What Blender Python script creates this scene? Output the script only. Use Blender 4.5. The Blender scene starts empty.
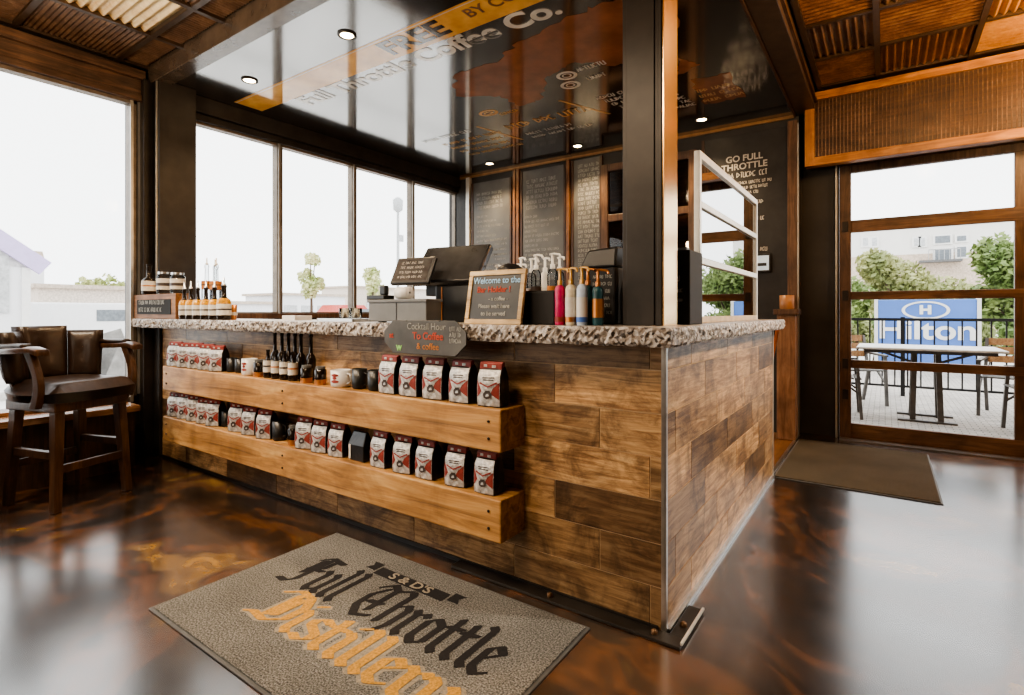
import bpy, math, random
from mathutils import Vector, Matrix
R = math.radians
SC = bpy.context.scene
COL = SC.collection
rnd = random.Random(7)

# ---------------------------------------------------------------- measuring helpers (1024x695 frame)
F, CX, HY, CH = 533.0, 512.0, 312.0, 1.15
YAW = R(35)
def ray(px):
    k = (px - CX) / F
    return (-math.sin(YAW) + k * math.cos(YAW), math.cos(YAW) + k * math.sin(YAW))
def XY(px, y):                       # x where the view column px meets the plane y
    dx, dy = ray(px); return y * dx / dy
def YX(px, x):
    dx, dy = ray(px); return x * dy / dx
def ZY(px, py, y):
    dx, dy = ray(px); return CH + (HY - py) / F * (y / dy)

# ---------------------------------------------------------------- materials
MATS = {}
def nodes_of(m):
    m.use_nodes = True
    return m.node_tree.nodes, m.node_tree.links, m.node_tree.nodes['Principled BSDF']
def ramp(n, stops):
    r = n.new('ShaderNodeValToRGB')
    e = r.color_ramp.elements
    while len(e) < len(stops): e.new(0.5)
    for el, (p, c) in zip(e, stops):
        el.position = p; el.color = (c[0], c[1], c[2], 1)
    return r
def coords(n, l, scale=(1, 1, 1), rot=(0, 0, 0), kind='Object'):
    t = n.new('ShaderNodeTexCoord'); mp = n.new('ShaderNodeMapping')
    mp.inputs['Scale'].default_value = scale; mp.inputs['Rotation'].default_value = rot
    l.new(t.outputs[kind], mp.inputs['Vector']); return mp
def noise(n, l, vec, scale, detail=4, dist=0.0, rough=0.55):
    t = n.new('ShaderNodeTexNoise')
    t.inputs['Scale'].default_value = scale; t.inputs['Detail'].default_value = detail
    t.inputs['Distortion'].default_value = dist; t.inputs['Roughness'].default_value = rough
    if vec is not None: l.new(vec, t.inputs['Vector'])
    return t
def bump(n, l, b, h, strength=0.3, dist=0.01):
    bp = n.new('ShaderNodeBump'); bp.inputs['Strength'].default_value = strength
    bp.inputs['Distance'].default_value = dist
    l.new(h, bp.inputs['Height']); l.new(bp.outputs['Normal'], b.inputs['Normal'])
def mat(name, col, rough=0.5, metal=0.0, var=0.25, scale=12.0, bmp=0.0, emit=None, estr=0.0, coat=0.0, ior=1.5, stretch=(1, 1, 1), trans=0.0):
    if name in MATS: return MATS[name]
    m = bpy.data.materials.new(name); n, l, b = nodes_of(m)
    mp = coords(n, l, stretch)
    t = noise(n, l, mp.outputs[0], scale)
    lo = [c * (1 - var) for c in col]; hi = [min(1, c * (1 + var)) for c in col]
    r = ramp(n, [(0.3, lo), (0.7, hi)])
    l.new(t.outputs['Fac'], r.inputs['Fac']); l.new(r.outputs['Color'], b.inputs['Base Color'])
    b.inputs['Roughness'].default_value = rough; b.inputs['Metallic'].default_value = metal
    b.inputs['Coat Weight'].default_value = coat; b.inputs['IOR'].default_value = ior
    b.inputs['Transmission Weight'].default_value = trans
    if bmp: bump(n, l, b, t.outputs['Fac'], bmp)
    if emit: b.inputs['Emission Color'].default_value = (*emit, 1); b.inputs['Emission Strength'].default_value = estr
    MATS[name] = m; return m
def wood(name, lo, mid, hi, axis='X', rough=0.5, scale=1.0, bmp=0.25, knots=True, coat=0.0):
    """sawn wood with grain running along the axis"""
    if name in MATS: return MATS[name]
    m = bpy.data.materials.new(name); n, l, b = nodes_of(m)
    s = {'X': (1.2, 14, 14), 'Y': (14, 1.2, 14), 'Z': (14, 14, 1.2)}[axis]
    mp = coords(n, l, tuple(v * scale for v in s))
    t = noise(n, l, mp.outputs[0], 2.2, 8, 1.2, 0.65)
    r = ramp(n, [(0.28, lo), (0.5, mid), (0.72, hi)])
    l.new(t.outputs['Fac'], r.inputs['Fac'])
    mp2 = coords(n, l, (2.5, 2.5, 2.5)); t2 = noise(n, l, mp2.outputs[0], 1.6, 4, 0.6)
    r2 = ramp(n, [(0.32, (0.38, 0.34, 0.3)), (0.6, (1.0, 1.0, 1.0))])
    l.new(t2.outputs['Fac'], r2.inputs['Fac'])
    mx = n.new('ShaderNodeMix'); mx.data_type = 'RGBA'; mx.blend_type = 'MULTIPLY'; mx.inputs['Factor'].default_value = 0.75
    l.new(r.outputs['Color'], mx.inputs['A']); l.new(r2.outputs['Color'], mx.inputs['B'])
    l.new(mx.outputs['Result'], b.inputs['Base Color'])
    b.inputs['Roughness'].default_value = rough; b.inputs['Coat Weight'].default_value = coat
    bump(n, l, b, t.outputs['Fac'], bmp, 0.006)
    MATS[name] = m; return m
def glass(name, tint=(0.95, 0.97, 0.97), refl=0.1, fresnel=True):
    if name in MATS: return MATS[name]
    m = bpy.data.materials.new(name); m.use_nodes = True
    n, l = m.node_tree.nodes, m.node_tree.links
    n.remove(n['Principled BSDF']); out = n['Material Output']
    tr = n.new('ShaderNodeBsdfTransparent'); tr.inputs['Color'].default_value = (*tint, 1)
    gl = n.new('ShaderNodeBsdfGlossy'); gl.inputs['Roughness'].default_value = 0.01
    mx = n.new('ShaderNodeMixShader')
    if fresnel:
        fr = n.new('ShaderNodeLayerWeight'); fr.inputs['Blend'].default_value = refl
        l.new(fr.outputs['Fresnel'], mx.inputs['Fac'])
    else: mx.inputs['Fac'].default_value = refl
    l.new(tr.outputs[0], mx.inputs[1]); l.new(gl.outputs[0], mx.inputs[2]); l.new(mx.outputs[0], out.inputs['Surface'])
    MATS[name] = m; return m

# plank cladding: colour varies per plank through the 'plank' colour attribute
def plank_mat():
    m = bpy.data.materials.new('wood_look_planks'); n, l, b = nodes_of(m)
    at = n.new('ShaderNodeVertexColor'); at.layer_name = 'plank'
    sep = n.new('ShaderNodeSeparateColor'); l.new(at.outputs['Color'], sep.inputs['Color'])
    tc = n.new('ShaderNodeTexCoord')
    off = n.new('ShaderNodeVectorMath'); off.operation = 'MULTIPLY_ADD'
    l.new(at.outputs['Color'], off.inputs[0]); off.inputs[1].default_value = (9, 9, 37); l.new(tc.outputs['Object'], off.inputs[2])
    mp = n.new('ShaderNodeMapping'); mp.inputs['Scale'].default_value = (2.2, 2.2, 26); l.new(off.outputs[0], mp.inputs['Vector'])
    t = noise(n, l, mp.outputs[0], 1.7, 8, 1.0, 0.7)
    r = ramp(n, [(0.26, (0.10, 0.052, 0.024)), (0.40, (0.27, 0.155, 0.075)), (0.54, (0.48, 0.31, 0.165)), (0.74, (0.70, 0.52, 0.32))])
    l.new(t.outputs['Fac'], r.inputs['Fac'])
    t2 = noise(n, l, off.outputs[0], 5.0, 6, 0.9, .68)
    r2 = ramp(n, [(0.38, (0.24, 0.20, 0.16)), (0.56, (.95, .93, .88))]); l.new(t2.outputs['Fac'], r2.inputs['Fac'])
    mx = n.new('ShaderNodeMix'); mx.data_type = 'RGBA'; mx.blend_type = 'MULTIPLY'; mx.inputs['Factor'].default_value = 0.8
    l.new(r.outputs['Color'], mx.inputs['A']); l.new(r2.outputs['Color'], mx.inputs['B'])
    r3 = ramp(n, [(0.0, (0.34, 0.30, 0.27)), (0.35, (0.72, 0.69, 0.65)), (1.0, (1.45, 1.40, 1.30))]); l.new(sep.outputs['Red'], r3.inputs['Fac'])
    mx2 = n.new('ShaderNodeMix'); mx2.data_type = 'RGBA'; mx2.blend_type = 'MULTIPLY'; mx2.inputs['Factor'].default_value = 1
    l.new(mx.outputs['Result'], mx2.inputs['A']); l.new(r3.outputs['Color'], mx2.inputs['B'])
    l.new(mx2.outputs['Result'], b.inputs['Base Color'])
    b.inputs['Roughness'].default_value = 0.38
    bump(n, l, b, t.outputs['Fac'], 0.25, 0.004)
    return m
def floor_mat():
    m = bpy.data.materials.new('acid_stained_concrete'); n, l, b = nodes_of(m)
    mp = coords(n, l, (1, 1, 1), (0, 0, R(20)))
    w = noise(n, l, mp.outputs[0], 0.75, 3, 0.4)
    ma = n.new('ShaderNodeVectorMath'); ma.operation = 'MULTIPLY_ADD'
    l.new(w.outputs['Color'], ma.inputs[0]); ma.inputs[1].default_value = (2.6, 1.3, 0); l.new(mp.outputs[0], ma.inputs[2])
    t = noise(n, l, ma.outputs[0], 1.15, 7, 1.6, 0.6)
    r = ramp(n, [(0.28, (0.012, 0.009, 0.008)), (0.42, (0.028, 0.018, 0.012)), (0.50, (0.055, 0.030, 0.017)), (0.56, (0.19, 0.075, 0.026)),
                 (0.60, (0.085, 0.045, 0.024)), (0.66, (0.38, 0.21, 0.055)), (0.76, (0.06, 0.044, 0.032))])
    l.new(t.outputs['Fac'], r.inputs['Fac'])
    t2 = noise(n, l, mp.outputs[0], 9, 6, 0.6); r2 = ramp(n, [(0.3, (0.3, 0.3, 0.3)), (0.7, (0.85, 0.85, 0.8))])
    l.new(t2.outputs['Fac'], r2.inputs['Fac'])
    mx = n.new('ShaderNodeMix'); mx.data_type = 'RGBA'; mx.blend_type = 'MULTIPLY'; mx.inputs['Factor'].default_value = 1
    l.new(r.outputs['Color'], mx.inputs['A']); l.new(r2.outputs['Color'], mx.inputs['B'])
    l.new(mx.outputs['Result'], b.inputs['Base Color'])
    t3 = noise(n, l, mp.outputs[0], 3.5, 5)
    rr = n.new('ShaderNodeMapRange'); rr.inputs['To Min'].default_value = 0.17; rr.inputs['To Max'].default_value = 0.26
    l.new(t3.outputs['Fac'], rr.inputs['Value']); l.new(rr.outputs['Result'], b.inputs['Roughness'])
    b.inputs['IOR'].default_value = 2.5
    bump(n, l, b, t3.outputs['Fac'], 0.03, 0.01)
    return m
def granite_mat():
    m = bpy.data.materials.new('rough_granite'); n, l, b = nodes_of(m)
    mp = coords(n, l)
    v = n.new('ShaderNodeTexVoronoi'); v.inputs['Scale'].default_value = 85; l.new(mp.outputs[0], v.inputs['Vector'])
    sp = n.new('ShaderNodeSeparateColor'); l.new(v.outputs['Color'], sp.inputs['Color'])
    r = ramp(n, [(0.08, (0.07, 0.055, 0.045)), (0.25, (0.28, 0.22, 0.17)), (0.5, (0.46, 0.42, 0.38)), (0.9, (0.74, 0.70, 0.66))])
    l.new(sp.outputs['Red'], r.inputs['Fac'])
    t = noise(n, l, mp.outputs[0], 45, 6, 0, .7); r2 = ramp(n, [(0.35, (0.35, 0.30, 0.26)), (0.62, (.95, .95, .95))]); l.new(t.outputs['Fac'], r2.inputs['Fac'])
    mx = n.new('ShaderNodeMix'); mx.data_type = 'RGBA'; mx.blend_type = 'MULTIPLY'; mx.inputs['Factor'].default_value = 0.8
    l.new(r.outputs['Color'], mx.inputs['A']); l.new(r2.outputs['Color'], mx.inputs['B']); l.new(mx.outputs['Result'], b.inputs['Base Color'])
    b.inputs['Roughness'].default_value = 0.35
    bump(n, l, b, t.outputs['Fac'], 0.5, 0.01)
    return m
def rust_mat(name, c0, c1, c2, rough=0.4, metal=0.2):
    m = bpy.data.materials.new(name); n, l, b = nodes_of(m)
    mp = coords(n, l)
    t = noise(n, l, mp.outputs[0], 4.5, 9, 0.8, 0.78)
    r = ramp(n, [(0.3, c0), (0.5, c1), (0.7, c2)]); l.new(t.outputs['Fac'], r.inputs['Fac'])
    l.new(r.outputs['Color'], b.inputs['Base Color'])
    b.inputs['Roughness'].default_value = rough; b.inputs['Metallic'].default_value = metal
    bump(n, l, b, t.outputs['Fac'], 0.15, 0.01)
    return m
def carpet_mat(name, a, c, bb):
    m = bpy.data.materials.new(name); n, l, b = nodes_of(m)
    mp = coords(n, l)
    t = noise(n, l, mp.outputs[0], 170, 3); t2 = noise(n, l, mp.outputs[0], 2.5, 3)
    r = ramp(n, [(0.35, a), (0.5, c), (0.65, bb)]); l.new(t.outputs['Fac'], r.inputs['Fac'])
    r2 = ramp(n, [(0.3, (0.75, 0.75, 0.75)), (0.7, (1.1, 1.1, 1.1))]); l.new(t2.outputs['Fac'], r2.inputs['Fac'])
    mx = n.new('ShaderNodeMix'); mx.data_type = 'RGBA'; mx.blend_type = 'MULTIPLY'; mx.inputs['Factor'].default_value = 1
    l.new(r.outputs['Color'], mx.inputs['A']); l.new(r2.outputs['Color'], mx.inputs['B']); l.new(mx.outputs['Result'], b.inputs['Base Color'])
    b.inputs['Roughness'].default_value = 0.95; b.inputs['Specular IOR Level'].default_value = 0.1
    bump(n, l, b, t.outputs['Fac'], 0.8, 0.006)
    return m
def paver_mat():
    m = bpy.data.materials.new('patio_pavers'); n, l, b = nodes_of(m)
    mp = coords(n, l)
    br = n.new('ShaderNodeTexBrick'); br.inputs['Scale'].default_value = 4.5
    br.inputs['Color1'].default_value = (0.52, 0.47, 0.42, 1); br.inputs['Color2'].default_value = (0.36, 0.33, 0.30, 1)
    br.inputs['Mortar'].default_value = (0.13, 0.12, 0.11, 1); br.inputs['Mortar Size'].default_value = 0.02
    l.new(mp.outputs[0], br.inputs['Vector']); l.new(br.outputs['Color'], b.inputs['Base Color'])
    b.inputs['Roughness'].default_value = 0.8
    return m
def shingle(name, a, c):
    m = bpy.data.materials.new(name); n, l, b = nodes_of(m)
    mp = coords(n, l, (1, 1, 1)); br = n.new('ShaderNodeTexBrick'); br.inputs['Scale'].default_value = 3
    br.inputs['Color1'].default_value = (*a, 1); br.inputs['Color2'].default_value = (*c, 1); br.inputs['Mortar'].default_value = (*[v * .6 for v in a], 1)
    l.new(mp.outputs[0], br.inputs['Vector']); l.new(br.outputs['Color'], b.inputs['Base Color']); b.inputs['Roughness'].default_value = 0.9
    return m

M_PLANK = plank_mat(); M_FLOOR = floor_mat(); M_GRANITE = granite_mat()
M_GROUT = mat('tan_grout', (0.62, 0.45, 0.28), 0.8)
M_BEAM = wood('reclaimed_pine', (0.17, 0.085, 0.03), (0.47, 0.245, 0.085), (0.66, 0.42, 0.18), 'X', 0.5, 0.6, 0.4)
M_DARKWOOD_Y = wood('dark_stained_wood_y', (0.022, 0.010, 0.005), (0.075, 0.036, 0.018), (0.14, 0.07, 0.032), 'Y', 0.4, 0.8)
M_DARKWOOD_X = wood('dark_stained_wood_x', (0.022, 0.010, 0.005), (0.075, 0.036, 0.018), (0.14, 0.07, 0.032), 'X', 0.4, 0.8)
M_DARKWOOD_Z = wood('dark_stained_wood_z', (0.022, 0.010, 0.005), (0.07, 0.034, 0.017), (0.12, 0.06, 0.03), 'Z', 0.4, 0.8)
M_RUSTWOOD = wood('rusty_header_wood', (0.04, 0.024, 0.015), (0.11, 0.062, 0.036), (0.24, 0.12, 0.06), 'Y', 0.45, 0.7)
M_CEDAR_Z = wood('orange_cedar_z', (0.26, 0.10, 0.03), (0.48, 0.21, 0.06), (0.68, 0.34, 0.11), 'Z', 0.4, 0.8, 0.15)
M_CEDAR_X = wood('orange_cedar_x', (0.26, 0.10, 0.03), (0.48, 0.21, 0.06), (0.68, 0.34, 0.11), 'X', 0.4, 0.8, 0.15)
M_DOORWOOD_X = wood('door_wood_x', (0.06, 0.030, 0.016), (0.15, 0.080, 0.042), (0.25, 0.14, 0.075), 'X', 0.4, 0.8, 0.15)
M_DOORWOOD_Z = wood('door_wood_z', (0.05, 0.026, 0.014), (0.12, 0.064, 0.034), (0.20, 0.11, 0.06), 'Z', 0.4, 0.8, 0.15)
M_BROWNWOOD_Z = wood('brown_wood_z', (0.055, 0.028, 0.015), (0.14, 0.074, 0.040), (0.23, 0.13, 0.07), 'Z', 0.5, 0.8)
M_BLACKPAINT = mat('charcoal_steel', (0.028, 0.023, 0.019), 0.42, 0.3, 0.35, 8)
M_CHARCOAL = mat('charcoal_wall', (0.030, 0.027, 0.024), 0.55, 0, 0.3, 3)
M_BLACK = mat('black_plastic', (0.012, 0.012, 0.012), 0.35)
M_BLACKMATT = mat('matt_black', (0.010, 0.009, 0.009), 0.7)
M_GREYMETAL = mat('grey_metal', (0.16, 0.16, 0.155), 0.5, 0.2, 0.1)
M_STEEL = mat('brushed_steel', (0.62, 0.62, 0.60), 0.28, 1.0, 0.1, 30)
M_PALESTEEL = mat('pale_satin_metal', (0.70, 0.68, 0.62), 0.42, 0.6, 0.08, 20)
M_FRAMELIGHT = mat('window_bead_metal', (0.45, 0.44, 0.41), 0.35, 0.7, 0.1)
M_BRONZE = mat('bronze_window_frame', (0.19, 0.155, 0.12), 0.4, 0.4, 0.25)
M_CHALKHAZE = mat('chalkboard_hazed', (0.11, 0.11, 0.105), 0.36, 0, 0.35, 3)  # grey raised to hold the veil of window reflection on the boards
M_CHALKBLACK = mat('chalkboard_black', (0.020, 0.019, 0.018), 0.5, 0, 0.4, 6)
M_CHALK = mat('white_chalk', (0.50, 0.49, 0.46), 0.9, 0, 0.15, 60)
M_CHALKDIM = mat('pale_chalk', (0.32, 0.32, 0.30), 0.9, 0, 0.3, 60)
M_REDCHALK = mat('red_chalk', (0.44, 0.08, 0.05), 0.9, 0, 0.2, 60)
M_ORANGECHALK = mat('orange_chalk', (0.50, 0.20, 0.06), 0.9, 0, 0.2, 60)
M_BLUECHALK = mat('blue_chalk', (0.35, 0.55, 0.75), 0.9, 0, 0.2, 60)
M_GREENCHALK = mat('green_chalk', (0.30, 0.62, 0.20), 0.9, 0, 0.2, 60)
M_GLASS = glass('window_glass', (0.96, 0.97, 0.97), 0.08)
M_MIRGLASS = glass('reflective_guard_glass', (0.35, 0.34, 0.33), 0.85, False)
M_LEATHER = mat('brown_leather', (0.026, 0.014, 0.009), 0.36, 0, 0.4, 18, 0.25)
M_STOOLWOOD = wood('stool_wood', (0.022, 0.010, 0.005), (0.07, 0.032, 0.015), (0.13, 0.065, 0.03), 'Z', 0.32, 0.8, 0.1, coat=0.3)
M_BRASS = mat('brass_nail', (0.45, 0.26, 0.09), 0.3, 0.9)
M_CARPET = carpet_mat('taupe_carpet', (0.066, 0.064, 0.058), (0.178, 0.172, 0.158), (0.33, 0.32, 0.30))
M_CARPET2 = carpet_mat('brown_carpet', (0.035, 0.026, 0.016), (0.085, 0.066, 0.044), (0.16, 0.13, 0.09))
M_RUBBER = mat('grey_rubber', (0.10, 0.10, 0.098), 0.6)
M_BLACKRUBBER = mat('black_rubber', (0.012, 0.011, 0.011), 0.5)
M_INKBLACK = mat('black_carpet_ink', (0.012, 0.010, 0.010), 0.9, 0, 0.4, 120)
M_INKGOLD = mat('gold_carpet_ink', (0.50, 0.27, 0.055), 0.9, 0, 0.35, 120)
M_INKPALE = mat('pale_carpet_ink', (0.30, 0.26, 0.20), 0.95, 0, 0.3, 120)
M_FOIL = mat('silver_foil', (0.50, 0.49, 0.475), 0.36, 0.3, 0.55, 45, 0.8)
M_BAGRED = mat('red_bag_print', (0.26, 0.045, 0.035), 0.4, 0, 0.3, 30)
M_BAGDARK = mat('dark_bag_print', (0.06, 0.045, 0.04), 0.45, 0, 0.3, 40)
M_BAGBLACK = mat('black_bag_foil', (0.014, 0.013, 0.013), 0.3, 0, 0.3, 25, 0.3)
M_LABEL = mat('cream_label', (0.66, 0.63, 0.57), 0.6, 0, 0.12, 50)
M_AMBER = mat('amber_liquid_glass', (0.42, 0.15, 0.012), 0.1, 0, 0.3, 8, trans=0.35)
M_DARKGLASS = mat('dark_bottle_glass', (0.016, 0.010, 0.006), 0.08, 0, 0.3)
M_YELLOWLIQ = mat('golden_liquor', (0.50, 0.24, 0.012), 0.12, 0, 0.6, 60)
M_COPPER = mat('copper', (0.55, 0.23, 0.08), 0.35, 0.7, 0.2)
M_CLEAR = glass('clear_glassware', (0.86, 0.87, 0.87), 0.25)
M_WHITE = mat('white_ceramic', (0.72, 0.71, 0.69), 0.3, 0, 0.05)
M_WHITEPL = mat('white_plastic', (0.75, 0.74, 0.70), 0.4, 0, 0.08)
M_PINK = mat('magenta_bottle', (0.50, 0.03, 0.12), 0.3, 0, 0.3, 40)
M_CREAM = mat('cream_bottle', (0.66, 0.58, 0.42), 0.35, 0, 0.2, 40)
M_BLUEB = mat('pale_blue_bottle', (0.50, 0.60, 0.74), 0.3, 0, 0.2, 20)
M_BLUED = mat('deep_blue_print', (0.07, 0.16, 0.48), 0.4)
M_TEAL = mat('teal_bottle', (0.015, 0.07, 0.085), 0.35)
M_GOLDP = mat('gold_pump', (0.55, 0.34, 0.12), 0.35, 0.3)
M_CERBLACK = bpy.data.materials.new('glossy_black_ceiling')
_n, _l, _b = nodes_of(M_CERBLACK)
_mp = coords(_n, _l); _t = noise(_n, _l, _mp.outputs[0], 1.3, 4)
_r = ramp(_n, [(0.3, (0.006, 0.0055, 0.005)), (0.7, (0.022, 0.017, 0.012))]); _l.new(_t.outputs['Fac'], _r.inputs['Fac']); _l.new(_r.outputs['Color'], _b.inputs['Base Color'])
_b.inputs['Roughness'].default_value = 0.11; _b.inputs['IOR'].default_value = 4.6
def gloss_print(name, c, e=0.0):
    m = mat(name, c, 0.08, 0, 0.25, 5, ior=2.3); return m
M_PRINTRUST = gloss_print('rust_map_print', (0.27, 0.105, 0.05))
M_PRINTORANGE = gloss_print('orange_banner_print', (0.92, 0.46, 0.12))
M_PRINTWHITE = gloss_print('white_print', (0.72, 0.70, 0.64))
M_PRINTDARK = gloss_print('dark_print', (0.02, 0.014, 0.01))
M_PRINTGOLD = gloss_print('gold_print', (0.70, 0.42, 0.17))
M_RUSTTIN = rust_mat('rusty_corrugated_tin', (0.08, 0.036, 0.016), (0.22, 0.10, 0.042), (0.42, 0.22, 0.095))
M_RUSTTIN2 = rust_mat('brown_corrugated_tin', (0.055, 0.030, 0.016), (0.15, 0.082, 0.044), (0.30, 0.18, 0.10), 0.45)
M_RUSTPALE = rust_mat('pale_corrugated_tin', (0.45, 0.26, 0.10), (0.70, 0.50, 0.24), (0.85, 0.70, 0.42), 0.3, 0.3)
M_BATTEN = mat('dark_brown_batten', (0.06, 0.036, 0.020), 0.4, 0, 0.3)
M_INNERFLOOR = wood('orange_laminate_floor', (0.12, 0.05, 0.018), (0.24, 0.11, 0.04), (0.38, 0.19, 0.07), 'Y', 0.3, 0.6, 0.05)
M_BULB = mat('warm_lamp_glow', (1, 0.8, 0.5), 0.5, emit=(1, 0.72, 0.38), estr=40)
M_PAVER = paver_mat()
M_SCREEN = mat('dark_screen', (0.03, 0.03, 0.032), 0.2, 0, 0.3)

# ---------------------------------------------------------------- mesh builder
class MB:
    def __init__(s): s.v = []; s.f = []; s.mi = []; s.sm = []; s.col = []
    def add(s, vs, fs, mi=0, sm=False, M=None, col=None):
        o = len(s.v)
        for p in vs:
            p = Vector(p)
            if M is not None: p = M @ p
            s.v.append(p)
        for f in fs: s.f.append([o + i for i in f]); s.mi.append(mi); s.sm.append(sm); s.col.append(col)
        return s
    def box(s, a, b, mi=0, M=None, col=None):
        (x0, y0, z0), (x1, y1, z1) = a, b
        vs = [(x0,y0,z0),(x1,y0,z0),(x1,y1,z0),(x0,y1,z0),(x0,y0,z1),(x1,y0,z1),(x1,y1,z1),(x0,y1,z1)]
        return s.add(vs, [(0,3,2,1),(4,5,6,7),(0,1,5,4),(1,2,6,5),(2,3,7,6),(3,0,4,7)], mi, False, M, col)
    def lathe(s, prof, n=16, c=(0, 0, 0), mi=0, M=None, sm=True, caps=True):
        vs = []; fs = []; m = len(prof)
        for i in range(n):
            a = 2 * math.pi * i / n
            for r, z in prof: vs.append((c[0] + r * math.cos(a), c[1] + r * math.sin(a), c[2] + z))
        for i in range(n):
            j = (i + 1) % n
            for k in range(m - 1): fs.append((i * m + k, j * m + k, j * m + k + 1, i * m + k + 1))
        s.add(vs, fs, mi, sm, M)
        if caps:
            s.add([vs[i * m] for i in range(n)][::-1], [tuple(range(n))], mi, False, M)
            s.add([vs[i * m + m - 1] for i in range(n)], [tuple(range(n))], mi, False, M)
        return s
    def tube(s, pts, r, n=8, mi=0, M=None, rads=None):
        pts = [Vector(p) for p in pts]; rings = []
        vs = []; fs = []
        up = Vector((0, 0, 1))
        for i, p in enumerate(pts):
            d = (pts[min(i + 1, len(pts) - 1)] - pts[max(i - 1, 0)]).normalized()
            a = d.cross(up)
            if a.length < 0.05: a = d.cross(Vector((1, 0, 0)))
            a.normalize(); b = d.cross(a).normalized()
            rr = rads[i] if rads else r
            for k in range(n):
                t = 2 * math.pi * k / n
                vs.append(p + a * rr * math.cos(t) + b * rr * math.sin(t))
        for i in range(len(pts) - 1):
            for k in range(n):
                j = (k + 1) % n
                fs.append((i * n + k, i * n + j, (i + 1) * n + j, (i + 1) * n + k))
        fs.append(tuple(range(n))); fs.append(tuple((len(pts) - 1) * n + k for k in range(n))[::-1])
        return s.add(vs, fs, mi, True, M)
    def bar(s, a, b, w, h, mi=0, M=None, w2=None, h2=None):   # rectangular member, tapering
        a, b = Vector(a), Vector(b); d = (b - a).normalized()
        up = Vector((0, 0, 1)) if abs(d.z) < 0.9 else Vector((1, 0, 0))
        x = d.cross(up).normalized(); y = x.cross(d).normalized()
        w2 = w2 or w; h2 = h2 or h; vs = []
        for p, ww, hh in ((a, w, h), (b, w2, h2)):
            for sx, sy in ((-1, -1), (1, -1), (1, 1), (-1, 1)): vs.append(p + x * sx * ww / 2 + y * sy * hh / 2)
        return s.add(vs, [(0,3,2,1),(4,5,6,7),(0,1,5,4),(1,2,6,5),(2,3,7,6),(3,0,4,7)], mi, False, M)
    def prism(s, poly, y0, y1, mi=0, M=None):     # polygon in XZ extruded along Y
        n = len(poly)
        vs = [(x, y0, z) for x, z in poly] + [(x, y1, z) for x, z in poly]
        fs = [tuple(range(n)), tuple(range(2 * n - 1, n - 1, -1))]
        for i in range(n): j = (i + 1) % n; fs.append((j, i, n + i, n + j))
        return s.add(vs, fs, mi, False, M)
    def build(s, name, mats, parent=None, bevel=0, M=None, sub=0):
        me = bpy.data.meshes.new(name); me.from_pydata([tuple(v) for v in s.v], [], s.f)
        if not isinstance(mats, (list, tuple)): mats = [mats]
        for m in mats: me.materials.append(m)
        me.polygons.foreach_set('material_index', s.mi); me.polygons.foreach_set('use_smooth', s.sm)
        if any(c is not None for c in s.col):
            ca = me.color_attributes.new('plank', 'FLOAT_COLOR', 'CORNER')
            for p, c in zip(me.polygons, s.col):
                c = c or (0, 0, 0, 1)
                for li in p.loop_indices: ca.data[li].color = c
        me.update()
        o = bpy.data.objects.new(name, me); COL.objects.link(o)
        if parent is not None: o.parent = parent
        if bevel:
            bv = o.modifiers.new('bevel', 'BEVEL'); bv.width = bevel; bv.segments = 2; bv.limit_method = 'ANGLE'; bv.angle_limit = R(40)
        if sub:
            sb = o.modifiers.new('sub', 'SUBSURF'); sb.levels = sub; sb.render_levels = sub
        return o
def tag(o, label=None, cat=None, group=None, kind=None):
    if label: o['label'] = label
    if cat: o['category'] = cat
    if group: o['group'] = group
    if kind: o['kind'] = kind
    return o
def thing(name, label, cat, loc=(0, 0, 0), rz=0, group=None):
    o = bpy.data.objects.new(name, None); o.empty_display_size = 0.1; COL.objects.link(o)
    o.location = loc; o.rotation_euler = (0, 0, rz); return tag(o, label, cat, group)
def struct(name, mb, m, parent=None, bevel=0):
    o = mb.build(name, m, parent, bevel); 
    o['kind'] = 'structure'
    return o
def dup(root, loc, rz=0, label=None, group=None, scale=None):
    r = root.copy(); COL.objects.link(r); r.location = loc; r.rotation_euler = (0, 0, rz)
    if label: r['label'] = label
    if group: r['group'] = group
    if scale: r.scale = scale
    def rec(src, dst):
        for ch in list(src.children):
            c = ch.copy(); COL.objects.link(c); c.parent = dst; rec(ch, c)
    rec(root, r)
    return r
ORD = ['first', 'second', 'third', 'fourth', 'fifth', 'sixth', 'seventh', 'eighth', 'ninth', 'tenth', 'eleventh', 'twelfth', 'thirteenth', 'fourteenth', 'fifteenth', 'sixteenth']

# ---------------------------------------------------------------- writing
def text(body, size, M, m, parent, name='lettering', bold=0.0, align='CENTER', sx=1.0, spacing=1.0, shear=0.0, ext=0.0006):
    cu = bpy.data.curves.new('t', 'FONT'); cu.body = body; cu.size = size; cu.align_x = align; cu.align_y = 'CENTER'
    cu.offset = bold; cu.space_character = spacing; cu.shear = shear; cu.extrude = ext
    ob = bpy.data.objects.new('t', cu); COL.objects.link(ob)
    dg = bpy.context.evaluated_depsgraph_get()
    me = bpy.data.meshes.new_from_object(ob.evaluated_get(dg))
    bpy.data.objects.remove(ob); bpy.data.curves.remove(cu)
    me.transform(M @ Matrix.Scale(sx, 4, (1, 0, 0))); me.materials.clear(); me.materials.append(m); me.name = name
    o = bpy.data.objects.new(name, me); COL.objects.link(o)
    if parent is not None: o.parent = parent
    return o
def face_y(x, y, z):       # writing on a surface facing -Y
    return Matrix.Translation((x, y, z)) @ Matrix.Rotation(R(90), 4, 'X')
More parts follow.
